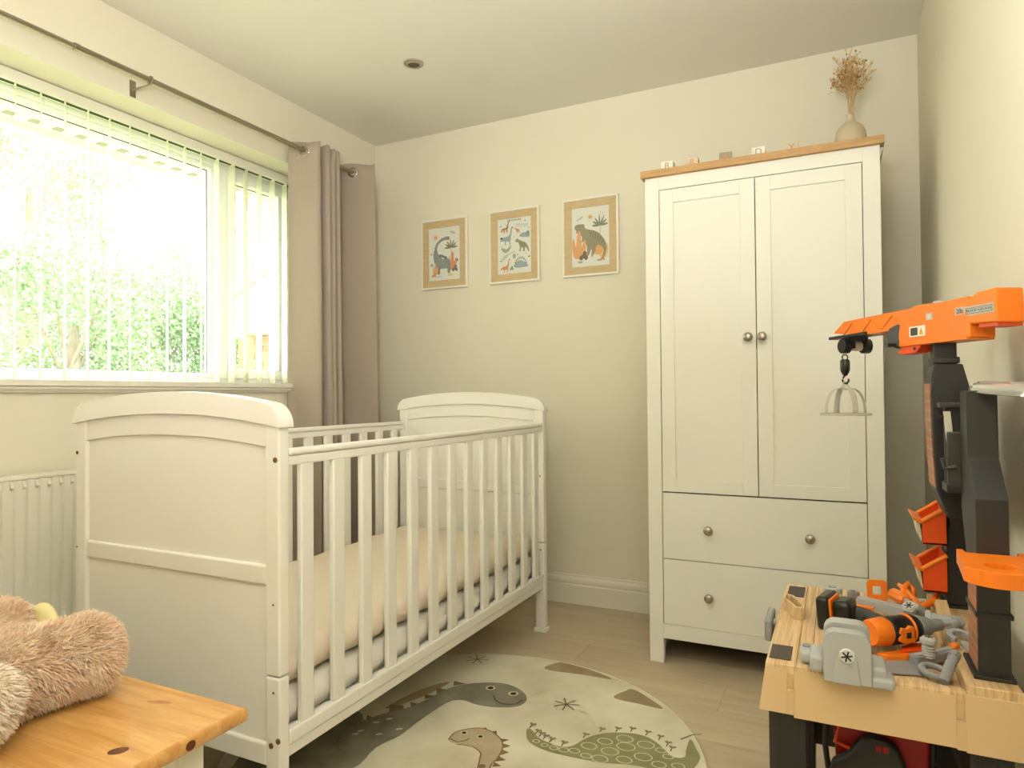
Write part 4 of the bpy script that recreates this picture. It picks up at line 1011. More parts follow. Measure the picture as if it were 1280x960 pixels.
obj('mast', B(.162, .199, 1.480, 1.535, 1.045, 1.095), m_dark, tw, bevel=.002); obj('mast_collar', B(.160, .203, 1.474, 1.541, 1.052, 1.064), m_dark, tw, bevel=.002)
obj('brick_sticker', B(.1862, .187, 1.243, 1.318, .572, .70), m_bprint, wb)
# tool rack on the board
rk = obj('tool_rack', box(box(NB(), .168, .200, 1.405, 1.415, .835, .978), .168, .200, 1.375, 1.383, .835, .93), m_dark2, wb, bevel=.002)
obj('rack_shelf', B(.166, .200, 1.372, 1.43, .825, .84), m_dark, rk, bevel=.002); obj('rack_top', B(.160, .200, 1.39, 1.43, .972, .98), m_dark2, rk, bevel=.001)
obj('pale_board', hexa(NB(), [(.176, 1.388, .842), (.186, 1.388, .842), (.186, 1.40, .842), (.176, 1.40, .842)], [(.166, 1.392, .965), (.176, 1.392, .965), (.176, 1.404, .965), (.166, 1.404, .965)]), mat('pale_cream_plastic', srgb(214, 208, 186), .5), rk)
obj('rack_hook', tube(NB(), [(.172, 1.40, .955), (.160, 1.40, .955), (.157, 1.40, .962)], .0025, 8), m_dark, rk)
obj('rack_hook', tube(NB(), [(.180, 1.372, .87), (.164, 1.372, .868), (.160, 1.372, .885)], .004, 8), m_dark2, rk)
# orange hole holder on the near column
CH = (.203, 1.160)
bm = NB(); oc = []
for a in range(-90-72, -90+73, 8): oc.append((CH[0]+.048*math.cos(math.radians(a)), CH[1]+.046*math.sin(math.radians(a))))
outl = [(.172, 1.262), (.164, 1.262), (.163, 1.235)]+oc+[(.250, 1.235), (.250, 1.262), (.242, 1.262), (.240, 1.240), (.174, 1.240)]
hole = [(CH[0]+.0195*math.cos(2*math.pi*k/24), CH[1]+.0195*math.sin(2*math.pi*k/24)) for k in range(24)]
zt_, zb_ = .752, .730
tri = tessellate_polygon([[Vector((x, y, 0)) for x, y in outl], [Vector((x, y, 0)) for x, y in hole]])
al = outl+hole; vt = [bm.verts.new((x, y, zt_)) for x, y in al]; vb = [bm.verts.new((x, y, zb_)) for x, y in al]
for t in tri: bm.faces.new([vt[i] for i in t]); bm.faces.new([vb[i] for i in reversed(t)])
n0 = len(outl)
for k in range(n0): bm.faces.new((vt[k], vt[(k+1) % n0], vb[(k+1) % n0], vb[k]))
for k in range(24): bm.faces.new((vt[n0+k], vt[n0+(k+1) % 24], vb[n0+(k+1) % 24], vb[n0+k]))
obj('tool_holder', bm, m_org, wb, bevel=.002)
# bins
def bin_(z, lab):
    t = thing('toy_parts_bin', lab, 'bin', (.193, 1.65, z-.002), 0, 'orange parts bins on the workbench')
    ya, yb_ = 1.600, 1.700
    sidep = [(.192, z), (.192, z+.076), (.150, z+.045), (.151, z)]
    bm = NB()
    prism(bm, sidep, ya, ya+.003, 'y'); prism(bm, sidep, yb_-.003, yb_, 'y')
    box(bm, .151, .192, ya, yb_, z, z+.003); box(bm, .189, .192, ya+.003, yb_-.003, z+.003, z+.075)
    box(bm, .150, .153, ya+.003, yb_-.003, z+.003, z+.04)
    obj('bin_body', bm, m_org2, t)
    bm = NB()
    for y in (ya, yb_):
        tube(bm, [(.192, y, z+.076), (.150, y, z+.046)], .0045, 8)
    hexa(bm, [(.150, ya-.003, z+.040), (.150, yb_+.003, z+.040), (.152, yb_+.003, z+.046), (.152, ya-.003, z+.046)], [(.134, ya-.005, z+.050), (.134, yb_+.005, z+.050), (.134, yb_+.005, z+.054), (.134, ya-.005, z+.054)])
    obj('rim', bm, m_org, t)
    bm = NB(); hexa(bm, [(.150, ya, z+.008), (.150, yb_, z+.008), (.148, yb_, z+.006), (.148, ya, z+.006)], [(.146, ya, z+.042), (.146, yb_, z+.042), (.140, yb_, z+.044), (.140, ya, z+.044)])
    obj('label_window', bm, mat('clear_label_window', srgb(214, 196, 160), .3), t)
bin_(.690, 'orange plastic parts bin on the workbench post, upper of the two')
bin_(.594, 'orange plastic parts bin on the workbench post, lower of the two')

# ---- crane
cr = thing('toy_crane', 'orange toy crane arm mounted on top of the workbench', 'toy crane', (.185, 1.505, 1.09))
CO = Vector((.255, 1.384, 0)); CD = Vector((-.5, .866025, 0)); CN = Vector((-.866025, -.5, 0))
CM = Matrix(((CD.x, CN.x, 0, CO.x), (CD.y, CN.y, 0, CO.y), (0, 0, 1, 0), (0, 0, 0, 1)))     # (t, w, z) -> world
def cb(t0, t1, w0, w1, z0, z1, bm=None): return box(bm or NB(), t0, t1, w0, w1, z0, z1, M=CM)
cab = [(-.026, 1.114), (.060, 1.118), (.049, 1.150), (.040, 1.161), (.019, 1.170), (-.024, 1.172)]
obj('cab', prism(NB(), cab, -.014, .035, 'y', M=CM), m_org, cr, bevel=.003)
obj('cab_base', prism(NB(), [(-.020, 1.109), (.02, 1.109), (.02, 1.116), (-.02, 1.116)], -.015, .030, 'y', M=CM), m_org2, cr)
armp = [(.486, 1.141), (.440, 1.165), (.200, 1.166), (.198, 1.169), (.150, 1.169), (.146, 1.166), (.052, 1.168), (.052, 1.131), (.150, 1.130), (.347, 1.127)]
ar = obj('arm', prism(NB(), armp, -.016, .024, 'y', M=CM), m_org, cr, bevel=.002)
for k in range(6):      # raised lattice braces on the boom
    t0 = .225+.036*k
    s_, e_ = (1.134, 1.160) if k % 2 == 0 else (1.160, 1.134)
    obj('boom_brace', tube(NB(), [CM @ Vector((t0, .024, s_)), CM @ Vector((t0+.036, .024, e_))], .0022, 6), m_org, ar)
boxp = [(.035, 1.094), (.222, 1.089), (.228, 1.112), (.222, 1.136), (.036, 1.136)]
gb = obj('gearbox', prism(NB(), boxp, -.014, .036, 'y', M=CM), m_org, cr, bevel=.003)
obj('gearbox_rim', cb(.04, .222, -.015, .038, 1.0905, 1.098), m_org, gb, bevel=.001)
obj('lower_catch', prism(NB(), [(.16, 1.092), (.215, 1.092), (.236, 1.079), (.215, 1.074), (.178, 1.076)], .006, .034, 'y', M=CM), m_org2, gb, bevel=.002)
obj('catch_hole', lathe(NB(), [(.0035, 0), (.0035, .001), (0, .001)], 12, CM @ Vector((.180, .034, 1.084)), CN), m_ink, gb)
wh = obj('crank_wheel', lathe(NB(), [(.0, 0), (.022, 0), (.025, .002), (.025, .006), (.022, .008), (0, .008)], 8, CM @ Vector((.232, .030, 1.112)), CN-CD*.38), m_dark2, gb, bevel=.001)
obj('crank_handle', tube(NB(), [CM @ Vector((.232, .040, 1.095)), CM @ Vector((.226, .062, 1.094))], .0042, 10), m_black, wh)
for t0, z0 in ((.154, 1.169), (.078, 1.167)): obj('bolt', lathe(NB(), [(.009, 0), (.009, .003), (.006, .005), (0, .005)], 14, CM @ Vector((t0, .004, z0)), (0, 0, 1)), m_grey, ar)
def sticker(parent, t0, t1, z0, z1, w, m, name='sticker'): return obj(name, cb(t0, t1, w, w+.0006, z0, z1), m, parent)
def ctext(parent, s, t, z, w, size, m, sx=1.): return text_obj('lettering', s, size, m, parent, basis(CM @ Vector((t, w, z)), -CD, (0, 0, 1)), .0001, sx=sx)
s1 = sticker(cr, .146, .191, 1.107, 1.127, .0362, m_white); sticker(s1, .168, .188, 1.109, 1.125, .0368, m_dark2, 'printed_panel') if False else obj('printed_panel', cb(.167, .187, .0368, .0372, 1.1095, 1.1245), m_dark2, s1)
obj('warning_triangle', prism(NB(), [(.150, 1.110), (.163, 1.110), (.1565, 1.1235)], .0368, .0373, 'y', M=CM), m_yel, s1)
text_obj('lettering', '!', .010, m_ink, s1, basis(CM @ Vector((.1565, .0375, 1.1150)), -CD, (0, 0, 1)), .0001)
s2 = sticker(cr, .141, .160, 1.137, 1.150, .0242, m_lgrey)
obj('printed_panel', cb(.146, .155, .0248, .0252, 1.139, 1.148), mat('label_silver', srgb(206, 204, 196), .4), s2)
s3 = sticker(cr, .060, .083, 1.1365, 1.151, .0242, m_lgrey); ctext(s3, '20t', .0715, 1.1435, .0250, .012, m_ink)
s4 = sticker(cr, -.020, .046, 1.1315, 1.1475, .0352, m_lgrey)
bm = NB()
for a in ((-.016, .042, 1.1345, 1.1352), (-.016, .042, 1.1440, 1.1447), (-.0165, -.0158, 1.1345, 1.1447), (.0418, .0425, 1.1345, 1.1447)): box(bm, a[0], a[1], .0358, .0361, a[2], a[3], M=CM)
obj('label_border', bm, m_ink, s4)
ctext(s4, 'BLACK+DECKER', .013, 1.1395, .0360, .0066, m_ink, 1.15)
# trolley, hook and hanging cage
tr = obj('trolley', cb(.350, .497, -.020, .030, 1.1265, 1.1335), m_black, cr, bevel=.001)
obj('trolley_hanger', cb(.405, .452, -.0125, -.0105, 1.100, 1.127), m_black, tr); obj('trolley_hanger', cb(.405, .452, .0175, .0195, 1.100, 1.127), m_black, tr)
for w in (-.030, .020): obj('wheel', lathe(NB(), [(0, 0), (.004, 0), (.0045, .003), (.0150, .003), (.0172, .001), (.0172, .016), (.0150, .018), (0, .018)], 20, CM @ Vector((.43, w, 1.107)), CN), m_black, tr, smooth=.6)
sp = NB(); lathe(sp, [(.006, 0)]+[(.0105+.001*(k % 2), .002+.0022*k) for k in range(14)]+[(.006, .034)], 16, CM @ Vector((.43, -.012, 1.107)), CN); obj('string_spool', sp, m_string, tr, smooth=1.2)
HX = CM @ Vector((.428, .030, 0)); hx, hy = HX.x, HX.y
obj('string', tube(NB(), [(hx, hy, 1.096), (hx, hy, 1.080)], .0012, 6), m_string, cr)
hk = obj('snap_link', lathe(NB(), [(0, -.041), (.004, -.040), (.0095, -.030), (.0105, -.024), (.0105, -.006), (.0085, -.002), (.0, -.001)], 12, (hx, hy, 1.078)), m_black, cr, smooth=.8)
obj('link_ring', ring(NB(), (hx, hy, 1.081), .0065, .0016, (.5, -.866, 0), 16, 6), m_black, hk, smooth=3)
obj('hook', tube(NB(), [(hx, hy, 1.040), (hx-.004, hy, 1.034), (hx-.006, hy, 1.028), (hx-.003, hy, 1.021), (hx+.003, hy, 1.020), (hx+.007, hy, 1.026), (hx+.007, hy, 1.031)], .0022, 8), m_black, hk, smooth=3)
cg = thing('hanging_cage', 'frosted clear plastic dome cage hanging from the crane hook', 'toy basket', (hx, hy, .948))
obj('loop', ring(NB(), (hx, hy, 1.019), .005, .0018, (.5, -.866, 0), 14, 6), m_clear, cg, smooth=3)
obj('rim', lathe(NB(), [(.042, 0), (.054, 0), (.0545, .0025), (.054, .005), (.042, .005), (.0415, .0025), (.042, 0)], 40, (hx, hy, .9465)), m_clear, cg, smooth=.8)
obj('crown', lathe(NB(), [(0, .010), (.008, .010), (.011, .006), (.012, 0), (0, 0)], 16, (hx, hy, 1.005)), m_clear, cg, smooth=.8)
for k in range(4):
    a = math.radians(25+90*k); d = Vector((math.cos(a), math.sin(a), 0)); pth = []
    for j in range(9):
        s = j/8; ang = s*math.pi/2
        pth.append(Vector((hx, hy, .949))+d*(.008+.037*math.cos(ang)**.75)+Vector((0, 0, .060*math.sin(ang)**.9)))
    obj('strap', tube(NB(), pth, [.0068]*9, 10, sq=.22), m_clear, cg, smooth=3)
# silver ribbed hood on the near column
hd = thing('plastic_lamp_hood', 'ribbed silvery clear plastic hood on top of the near workbench post', 'toy lamp', (.20, 1.30, 1.0015))
bm = NB(); L = []; nseg = 20
for j in range(15):
    s = j/14; p = Vector((.216, 1.345, 1.000)).lerp(Vector((.268, 1.215, .992)), s); q = []
    for k in range(nseg+1):
        a = math.pi*k/nseg; r = .026+.0016*math.cos(k*math.pi)+.004*math.sin(s*math.pi)
        u = Vector((.86, .50, 0)); q.append(bm.verts.new(p+u*math.cos(a)*r+Vector((0, 0, math.sin(a)*r*.62+.0))))
    L.append(q)
for a, b in zip(L, L[1:]):
    for k in range(nseg): bm.faces.new((a[k], a[k+1], b[k+1], b[k]))
m_silv = mat('silvery_clear_plastic', srgb(214, 212, 206), .12, metal=.55, coat=.5)
o = obj('hood', bm, m_silv, hd, smooth=3, origin=None); sl = o.modifiers.new('thick', 'SOLIDIFY'); sl.thickness = .0025

# ---- things on the bench
def face_disc(parent, c, ax, r, up=(0, 0, 1), m1=m_lgrey, name='cross_head'):
    """toy screw head: disc with a dark six-armed slot"""
    o = obj(name, lathe(NB(), [(r, -.002), (r, .0015), (r*.9, .0025), (0, .0025)], 12, c, ax), m1, parent)
    ax = Vector(ax).normalized(); u, w = frame_of(ax)
    for k in range(3):
        a = math.radians(60*k+15); d = u*math.cos(a)+w*math.sin(a); e = ax.cross(d)
        bm = NB(); M = Matrix.Identity(4)
        for i in range(3): M[i][0] = d[i]; M[i][1] = e[i]; M[i][2] = ax[i]; M[i][3] = c[i]
        box(bm, -r*.72, r*.72, -r*.10, r*.10, .0024, .0030, M=M); obj('slot', bm, m_ink, o)
    return o
# vise
vi = thing('toy_vise', 'large silver grey plastic toy vice clamped on the near edge of the workbench', 'toy vice', (.006, 1.215, TZ))
vp = [(x, z) for x, z in ((-.026, .548), (-.026, .630))]
pl = [(-.027, .547)]+[(-.027+.018*(1-math.cos(math.radians(a))), .607+.018*math.sin(math.radians(a))) for a in range(0, 91, 15)]+[(.040-.018*(1-math.sin(math.radians(a))), .607+.018*math.cos(math.radians(a))) for a in range(0, 91, 15)]+[(.040, .547)]
obj('front_jaw', prism(NB(), pl, 1.172, 1.196, 'y'), m_grey, vi, bevel=.005, seg=4, smooth=.9)
pl2 = [(x*1.0, z+.005) for x, z in pl]
obj('rear_jaw', prism(NB(), pl2, 1.204, 1.232, 'y'), m_grey, vi, bevel=.005, seg=4, smooth=.9)
obj('jaw_panel', hexa(NB(), [(-.016, 1.170, .546), (.026, 1.170, .546), (.026, 1.175, .546), (-.016, 1.175, .546)], [(-.007, 1.170, .596), (.019, 1.170, .596), (.019, 1.175, .596), (-.007, 1.175, .596)]), m_grey, vi, bevel=.001)
obj('left_wing', B(-.048, -.024, 1.186, 1.245, .551, .578), m_grey, vi, bevel=.006, seg=3, smooth=.9); obj('left_lug', B(-.064, -.044, 1.215, 1.262, .551, .573), m_grey, vi, bevel=.006, seg=3, smooth=.9)
obj('right_wing', B(.038, .062, 1.182, 1.245, .5515, .574), m_grey, vi, bevel=.006, seg=3, smooth=.9); obj('right_foot', B(.038, .072, 1.176, 1.215, .543, .560), m_grey, vi, bevel=.005, seg=3, smooth=.9)
face_disc(vi, Vector((.0065, 1.170, .590)), (0, -1, 0), .0115, m1=mat('pale_label_disc', srgb(206, 206, 200), .5)); obj('lug_top', lathe(NB(), [(.007, 0), (.007, .002), (0, .002)], 12, (-.054, 1.24, .573)), m_grey2, vi)
# vise bar knob beyond the left edge
kb = thing('clamp_knob', 'grey plastic clamp handle on the far left edge of the workbench', 'toy clamp', (-.135, 1.47, .50))
obj('grip', B(-.139, -.125, 1.43, 1.52, .505, .548), m_grey2, kb, bevel=.004, seg=3, smooth=.9); obj('stem', tube(NB(), [(-.126, 1.475, .53), (-.118, 1.475, .53)], .008, 12), m_grey, kb)
# bench stop
bs = thing('bench_stop', 'small tan plastic stop block standing near the left workbench edge', 'toy block', (-.088, 1.49, TZ))
pts = [(-.108, 1.545), (-.090, 1.535), (-.066, 1.475), (-.066, 1.452), (-.082, 1.447), (-.108, 1.51)]
inn = [(-.104, 1.537), (-.092, 1.530), (-.072, 1.473), (-.072, 1.459), (-.080, 1.457), (-.104, 1.512)]
bm = NB(); n_ = 6; zt = TZ+.024
ot = [bm.verts.new((x, y, zt)) for x, y in pts]; ob_ = [bm.verts.new((x, y, TZ+.0005)) for x, y in pts]; it = [bm.verts.new((x, y, zt)) for x, y in inn]; ib = [bm.verts.new((x, y, TZ+.008)) for x, y in inn]
for k in range(6):
    j = (k+1) % 6; bm.faces.new((ot[k], ot[j], ob_[j], ob_[k])); bm.faces.new((ot[k], it[k], it[j], ot[j])); bm.faces.new((it[k], ib[k], ib[j], it[j]))
bm.faces.new(ib); bm.faces.new(ob_[::-1]); obj('stop_block', bm, m_bench, bs, bevel=.0008)
# cordless drill lying down
dr = thing('toy_drill', 'orange and black toy cordless drill lying on the workbench', 'toy drill', (.06, 1.46, TZ))
a0, a1 = Vector((.046, 1.338, .5785)), Vector((.160, 1.436, .5785)); dd = (a1-a0).normalized()
def seg(t0, t1, r0, r1, m, name, **k): return obj(name, lathe(NB(), [(0, 0), (r0*.93, 0), (r0, .003), (r1, (t1-t0)-.003), (r1*.93, t1-t0), (0, t1-t0)], 28, a0+dd*t0, dd), m, dr, smooth=.7, **k)
seg(-.004, .030, .0225, .0245, m_org, 'motor_cap'); seg(.030, .072, .0245, .0245, m_black, 'motor_housing'); seg(.072, .077, .0262, .0262, m_org, 'trim_band'); seg(.077, .092, .0245, .0235, m_black, 'front_housing')
seg(.092, .122, .0225, .0165, m_grey2, 'gearbox_cone'); seg(.122, .150, .0115, .0105, m_grey2, 'chuck'); seg(.150, .172, .0045, .004, m_grey, 'drill_bit')
side_ = dd.cross(Vector((0, 0, 1))).normalized()      # towards the camera
cs = a0+dd*.047+side_*.0235
M = basis(cs, dd, Vector((0, 0, 1)))
bm = NB(); box(bm, -.010, .022, -.018, .014, -.002, .003, M=basis(cs, dd, (0, 0, 1))) if False else None
bm = NB(); mm = Matrix.Identity(4)
for i in range(3): mm[i][0] = dd[i]; mm[i][1] = side_[i]; mm[i][2] = (0, 0, 1)[i]; mm[i][3] = cs[i]
tri_ = [(-.012, -.010), (-.012, -.004), (-.007, 0), (-.012, .004), (-.006, .012), (.004, .010), (.012, .014), (.020, .012), (.020, -.014), (.0, -.016)]
prism(bm, tri_, -.004, .0035, 'y', M=mm); e_ = obj('side_emblem', bm, m_org, dr, bevel=.001); obj('emblem_square', box(NB(), .002, .012, .0036, .0042, -.006, .004, M=mm), m_ink, e_)
b0 = Vector((-.018, 1.495, .5855))     # battery foot
hdir = Vector((-.74, .20, .03)).normalized()
obj('handle', tube(NB(), [a0+dd*.055+Vector((-.01, .012, -.006)), Vector((.045, 1.438, .573)), Vector((.012, 1.448, .576))], [.017, .015, .016], 14, sq=1.1), m_dark2, dr, smooth=.8)
MB_ = Matrix.Translation(Vector((-.007, 1.434, .5820))) @ Matrix.Rotation(math.radians(-14), 4, 'Z') @ Matrix.Rotation(math.radians(-4), 4, 'Y')
bt_ = obj('battery_foot', box(NB(), -.030, -.006, -.036, .036, -.031, .031, M=MB_), m_black, dr, bevel=.008, seg=4, smooth=.9)
obj('battery_trim', box(NB(), -.007, -.003, -.032, .032, -.027, .027, M=MB_), m_org, bt_, bevel=.002)
obj('battery_neck', box(NB(), -.003, .030, -.028, .026, -.026, .024, M=MB_), m_black, bt_, bevel=.010, seg=4, smooth=.9)
# helpers for small hardware
def bolt(name, lab, c, ax, L, r, rh, m=m_grey, group=None, cross=True, thread=True):
    t = thing(name, lab, 'toy bolt', c, 0, group); ax = Vector(ax).normalized(); c = Vector(c)
    pr = [(0, 0)]
    for k in range(12): pr.append((r*(1 if k % 2 else .86), L*k/12))
    pr += [(r*.9, L), (0, L)]
    obj('shank', lathe(NB(), pr, 16, c, ax), m, t, smooth=1.2)
    obj('head', lathe(NB(), [(0, L), (rh, L), (rh, L+.008), (rh*.9, L+.009), (0, L+.009)], 6, c, ax), m, t, bevel=.0006)
    if cross: face_disc(t, c+ax*(L+.0085), ax, rh*.72, name='cross_slot')
    return t
def nut(name, lab, c, r, h, m, n=6, tilt=(0, 0, 1), group=None):
    t = thing(name, lab, 'toy nut', c, 0, group)
    obj('nut_body', lathe(NB(), [(r*.45, 0), (r, 0), (r, h), (r*.9, h+.001), (r*.45, h+.001), (r*.45, 0)][:5]+[(r*.45, .0002)], n, Vector(c), tilt), m, t, bevel=.0005)
    return t
t = nut('toy_nut', 'round silver plastic nut beside the black battery foot, lower of two stacked', (-.022, 1.628, TZ+.0005), .0155, .010, m_grey, 20)
t = nut('toy_nut', 'round silver plastic nut on top of another at the far workbench edge', (-.017, 1.634, TZ+.0120), .0185, .011, m_grey, 20)
t = nut('toy_nut', 'small grey plastic nut alone at the far edge of the workbench', (.024, 1.662, TZ+.0005), .0125, .011, m_grey2, 8)
bolt('toy_bolt', 'short thick grey bolt standing upright beside the drill', (.130, 1.325, TZ+.003), (.03, .02, 1), .024, .0105, .0135)
bolt('toy_bolt', 'grey bolt with slotted hexagon head leaning among the orange tools', (.128, 1.545, TZ+.004), (-.25, -.6, .75), .028, .009, .0145)
bolt('toy_bolt', 'long smooth grey bolt lying beyond the drill chuck', (.200, 1.478, TZ+.024), (-.95, .12, .03), .050, .0095, .013, cross=False)
bolt('toy_bolt', 'grey plastic rod bolt leaning out of the tray at the near right', (.140, 1.232, TZ+.0), (.30, .62, .42), .052, .0085, .0095, m_grey2, cross=False)
rn_ = thing('toy_ring_spanner', 'dark grey ring lying in the near right tray corner', 'toy spanner', (.133, 1.275, TZ-.008))
obj('ring', ring(NB(), (.133, 1.275, TZ+.0), .018, .0055, (.1, -.1, 1), 24, 8), m_grey2, rn_, smooth=3)
sp_ = thing('toy_spanner', 'grey open ended toy spanner with curved jaws near the near post', 'toy spanner', (.185, 1.40, TZ+.013))
jw = [(.022*math.cos(math.radians(a)), .022*math.sin(math.radians(a))) for a in range(-50, 231, 20)]+[(.012*math.cos(math.radians(a)), .012*math.sin(math.radians(a))) for a in range(230, -51, -20)]
MS = Matrix.Translation(Vector((.186, 1.405, TZ+.0145))) @ Matrix.Rotation(math.radians(12), 4, 'Z') @ Matrix.Rotation(math.radians(10), 4, 'X')
obj('jaw', prism(NB(), jw, 0, .011, 'z', M=MS), m_grey, sp_, bevel=.0015); obj('handle', prism(NB(), [(-.008, -.018), (.008, -.018), (.007, -.050), (-.007, -.050)], .002, .009, 'z', M=MS), m_grey, sp_, bevel=.0015)
br_ = thing('toy_link_bar', 'grey plastic connector bar lying across the tray in front of the bolt', 'toy bar', (.140, 1.34, TZ))
MBr = Matrix.Translation(Vector((.143, 1.342, TZ+.0))) @ Matrix.Rotation(math.radians(37), 4, 'Z') @ Matrix.Rotation(math.radians(-5), 4, 'Y')
obj('bar', prism(NB(), rrect(.094, .020, .006), -.004, .010, 'z', M=MBr), m_grey2, br_, bevel=.0015); obj('bar_rib', prism(NB(), rrect(.080, .008, .003), .010, .012, 'z', M=MBr), m_grey, br_)
obj('orange_cap', lathe(NB(), [(.008, 0), (.008, .005), (.005, .008), (0, .009)], 14, MBr @ Vector((.038, 0, .010))), m_org, br_, smooth=.8)
sw = thing('toy_saw', 'orange handled toy saw lying under the other tools', 'toy saw', (.10, 1.32, TZ-.01))
MSw = Matrix.Translation(Vector((.083, 1.290, TZ-.0095))) @ Matrix.Rotation(math.radians(28), 4, 'Z')
obj('blade', prism(NB(), [(-.040, -.020), (.030, -.034), (.036, -.012), (.034, .026), (-.030, .030)], 0, .0022, 'z', M=MSw), m_grey2, sw)
obj('handle', prism(NB(), [(.002, .030), (.036, .026), (.055, .045), (.050, .060), (.020, .052), (-.01, .045)], -.0005, .009, 'z', M=MSw), m_org, sw, bevel=.002)
ha = thing('toy_hammer', 'grey and orange toy hammer lying beyond the drill', 'toy hammer', (.10, 1.60, TZ))
MH = Matrix.Translation(Vector((.083, 1.560, TZ+.012))) @ Matrix.Rotation(math.radians(-27), 4, 'Z')
obj('handle', prism(NB(), rrect(.118, .024, .008), -.007, .010, 'z', M=MH), m_grey, ha, bevel=.004, seg=3, smooth=.9)
obj('handle_rib', prism(NB(), rrect(.085, .008, .003), .0095, .012, 'z', M=MH), m_grey, ha)
bk = thing('toy_clip', 'square orange plastic buckle standing at the far side of the tray', 'toy clip', (.068, 1.640, TZ))
MK = Matrix.Translation(Vector((.069, 1.645, TZ+.024))) @ Matrix.Rotation(math.radians(10), 4, 'Z') @ Matrix.Rotation(math.radians(80), 4, 'X')
o1 = rrect(.038, .044, .008); i1 = rrect(.018, .018, .003)
bm = NB(); tri = tessellate_polygon([[Vector((x, y, 0)) for x, y in o1], [Vector((x, y, 0)) for x, y in i1]]); al = o1+i1
vt = [bm.verts.new(MK @ Vector((x, y, .004))) for x, y in al]; vb = [bm.verts.new(MK @ Vector((x, y, -.004))) for x, y in al]
for t in tri: bm.faces.new([vt[i] for i in t]); bm.faces.new([vb[i] for i in reversed(t)])
for a, b in ((0, len(o1)), (len(o1), len(i1))):
    for k in range(b): bm.faces.new((vt[a+k], vt[a+(k+1) % b], vb[a+(k+1) % b], vb[a+k]))
obj('buckle', bm, m_org, bk, bevel=.001)
sd_ = thing('toy_screwdriver', 'toy screwdriver with fat orange and red handle pointing at the drill', 'toy screwdriver', (.11, 1.57, TZ))
s0, s1_ = Vector((.096, 1.612, TZ+.030)), Vector((.150, 1.470, TZ+.036)); sdv = (s1_-s0).normalized()
obj('grip', lathe(NB(), [(0, 0), (.009, 0), (.0125, .006), (.0135, .025), (.012, .045), (.008, .056), (0, .058)], 8, s0, sdv), m_org, sd_, smooth=.4)
obj('grip_end', lathe(NB(), [(0, -.003), (.008, -.002), (.0095, .001), (0, .001)], 12, s0, sdv), m_red, sd_); obj('shaft', tube(NB(), [s0+sdv*.055, s0+sdv*.11], .0045, 10), m_grey, sd_, smooth=.8)
pl_ = thing('toy_pliers', 'bright orange toy pliers with open handles at the far right of the tray', 'toy pliers', (.17, 1.62, TZ))
obj('handle', tube(NB(), [(.140, 1.560, TZ+.022), (.165, 1.590, TZ+.026), (.178, 1.640, TZ+.030), (.194, 1.690, TZ+.030)], [.006, .007, .006, .004], 10), m_org, pl_, smooth=.9)
obj('handle', tube(NB(), [(.140, 1.560, TZ+.022), (.128, 1.598, TZ+.030), (.118, 1.640, TZ+.036), (.112, 1.672, TZ+.034)], [.006, .007, .006, .004], 10), m_org, pl_, smooth=.9)
obj('jaw', hexa(NB(), [(.132, 1.52, TZ+.012), (.146, 1.52, TZ+.012), (.150, 1.565, TZ+.012), (.130, 1.565, TZ+.012)], [(.134, 1.52, TZ+.022), (.144, 1.52, TZ+.022), (.148, 1.565, TZ+.026), (.132, 1.565, TZ+.026)]), m_grey2, pl_, bevel=.001)
of = thing('toy_wedge', 'flat red-orange plastic piece tucked under the drill body', 'toy part', (.11, 1.37, TZ))
obj('wedge', prism(NB(), [(.090, 1.338), (.128, 1.356), (.145, 1.385), (.118, 1.392), (.094, 1.365)], TZ-.010, TZ+.004, 'z'), m_org2, of, bevel=.001)
pg = thing('toy_bracket', 'pale grey ribbed plastic bracket between the vice and the drill handle', 'toy part', (.04, 1.44, TZ))
obj('bracket', prism(NB(), [(.010, 1.385), (.036, 1.375), (.080, 1.430), (.086, 1.470), (.050, 1.470), (.012, 1.420)], TZ, TZ+.014, 'z'), m_grey, pg, bevel=.002)
bolt('toy_bolt', 'short grey bolt lying across the drill chuck end', (.176, 1.452, TZ+.022), (.55, .75, .12), .022, .0085, .013)
nut('toy_nut', 'grey hexagonal nut tilted against the orange pliers', (.150, 1.590, TZ+.012), .013, .011, m_grey, 6, (-.3, -.5, .8))
hk2 = thing('toy_hook', 'small curved orange plastic hook between screwdriver and pliers', 'toy part', (.108, 1.645, TZ))
obj('hook_body', tube(NB(), [(.112, 1.600, TZ+.018), (.116, 1.620, TZ+.040), (.126, 1.640, TZ+.046), (.136, 1.640, TZ+.036), (.136, 1.628, TZ+.026)], .0055, 10), m_org, hk2, smooth=3)
pr2 = thing('toy_pry_bar', 'flat grey plastic bar lying under the hammer handle', 'toy bar', (.06, 1.50, TZ))
obj('bar', prism(NB(), [(.020, 1.520), (.030, 1.535), (.105, 1.490), (.098, 1.472)], TZ-.002, TZ+.006, 'z'), m_grey2, pr2, bevel=.0015)
ot2 = thing('toy_strap', 'thin orange plastic strap lying behind the battery foot', 'toy part', (.03, 1.56, TZ))
obj('strap', prism(NB(), [(.012, 1.545), (.016, 1.556), (.060, 1.548), (.058, 1.536)], TZ+.010, TZ+.016, 'z'), m_org, ot2, bevel=.001)
tw2 = thing('toy_wedge_block', 'small tan wood-effect wedge lying beside the far post', 'toy block', (.165, 1.56, TZ))
obj('block', hexa(NB(), [(.168, 1.545, .5625), (.192, 1.552, .5625), (.190, 1.600, .5625), (.166, 1.595, .5625)], [(.168, 1.547, .566), (.192, 1.554, .566), (.190, 1.598, .582), (.166, 1.593, .582)]), m_bench, tw2, bevel=.001)
pw_ = thing('toy_plane', 'small tan wood-effect block at the right end of the tray', 'toy block', (.15, 1.42, TZ))
obj('block', B(.128, .156, 1.395, 1.455, .5388, TZ+.008), m_bench, pw_, bevel=.002)

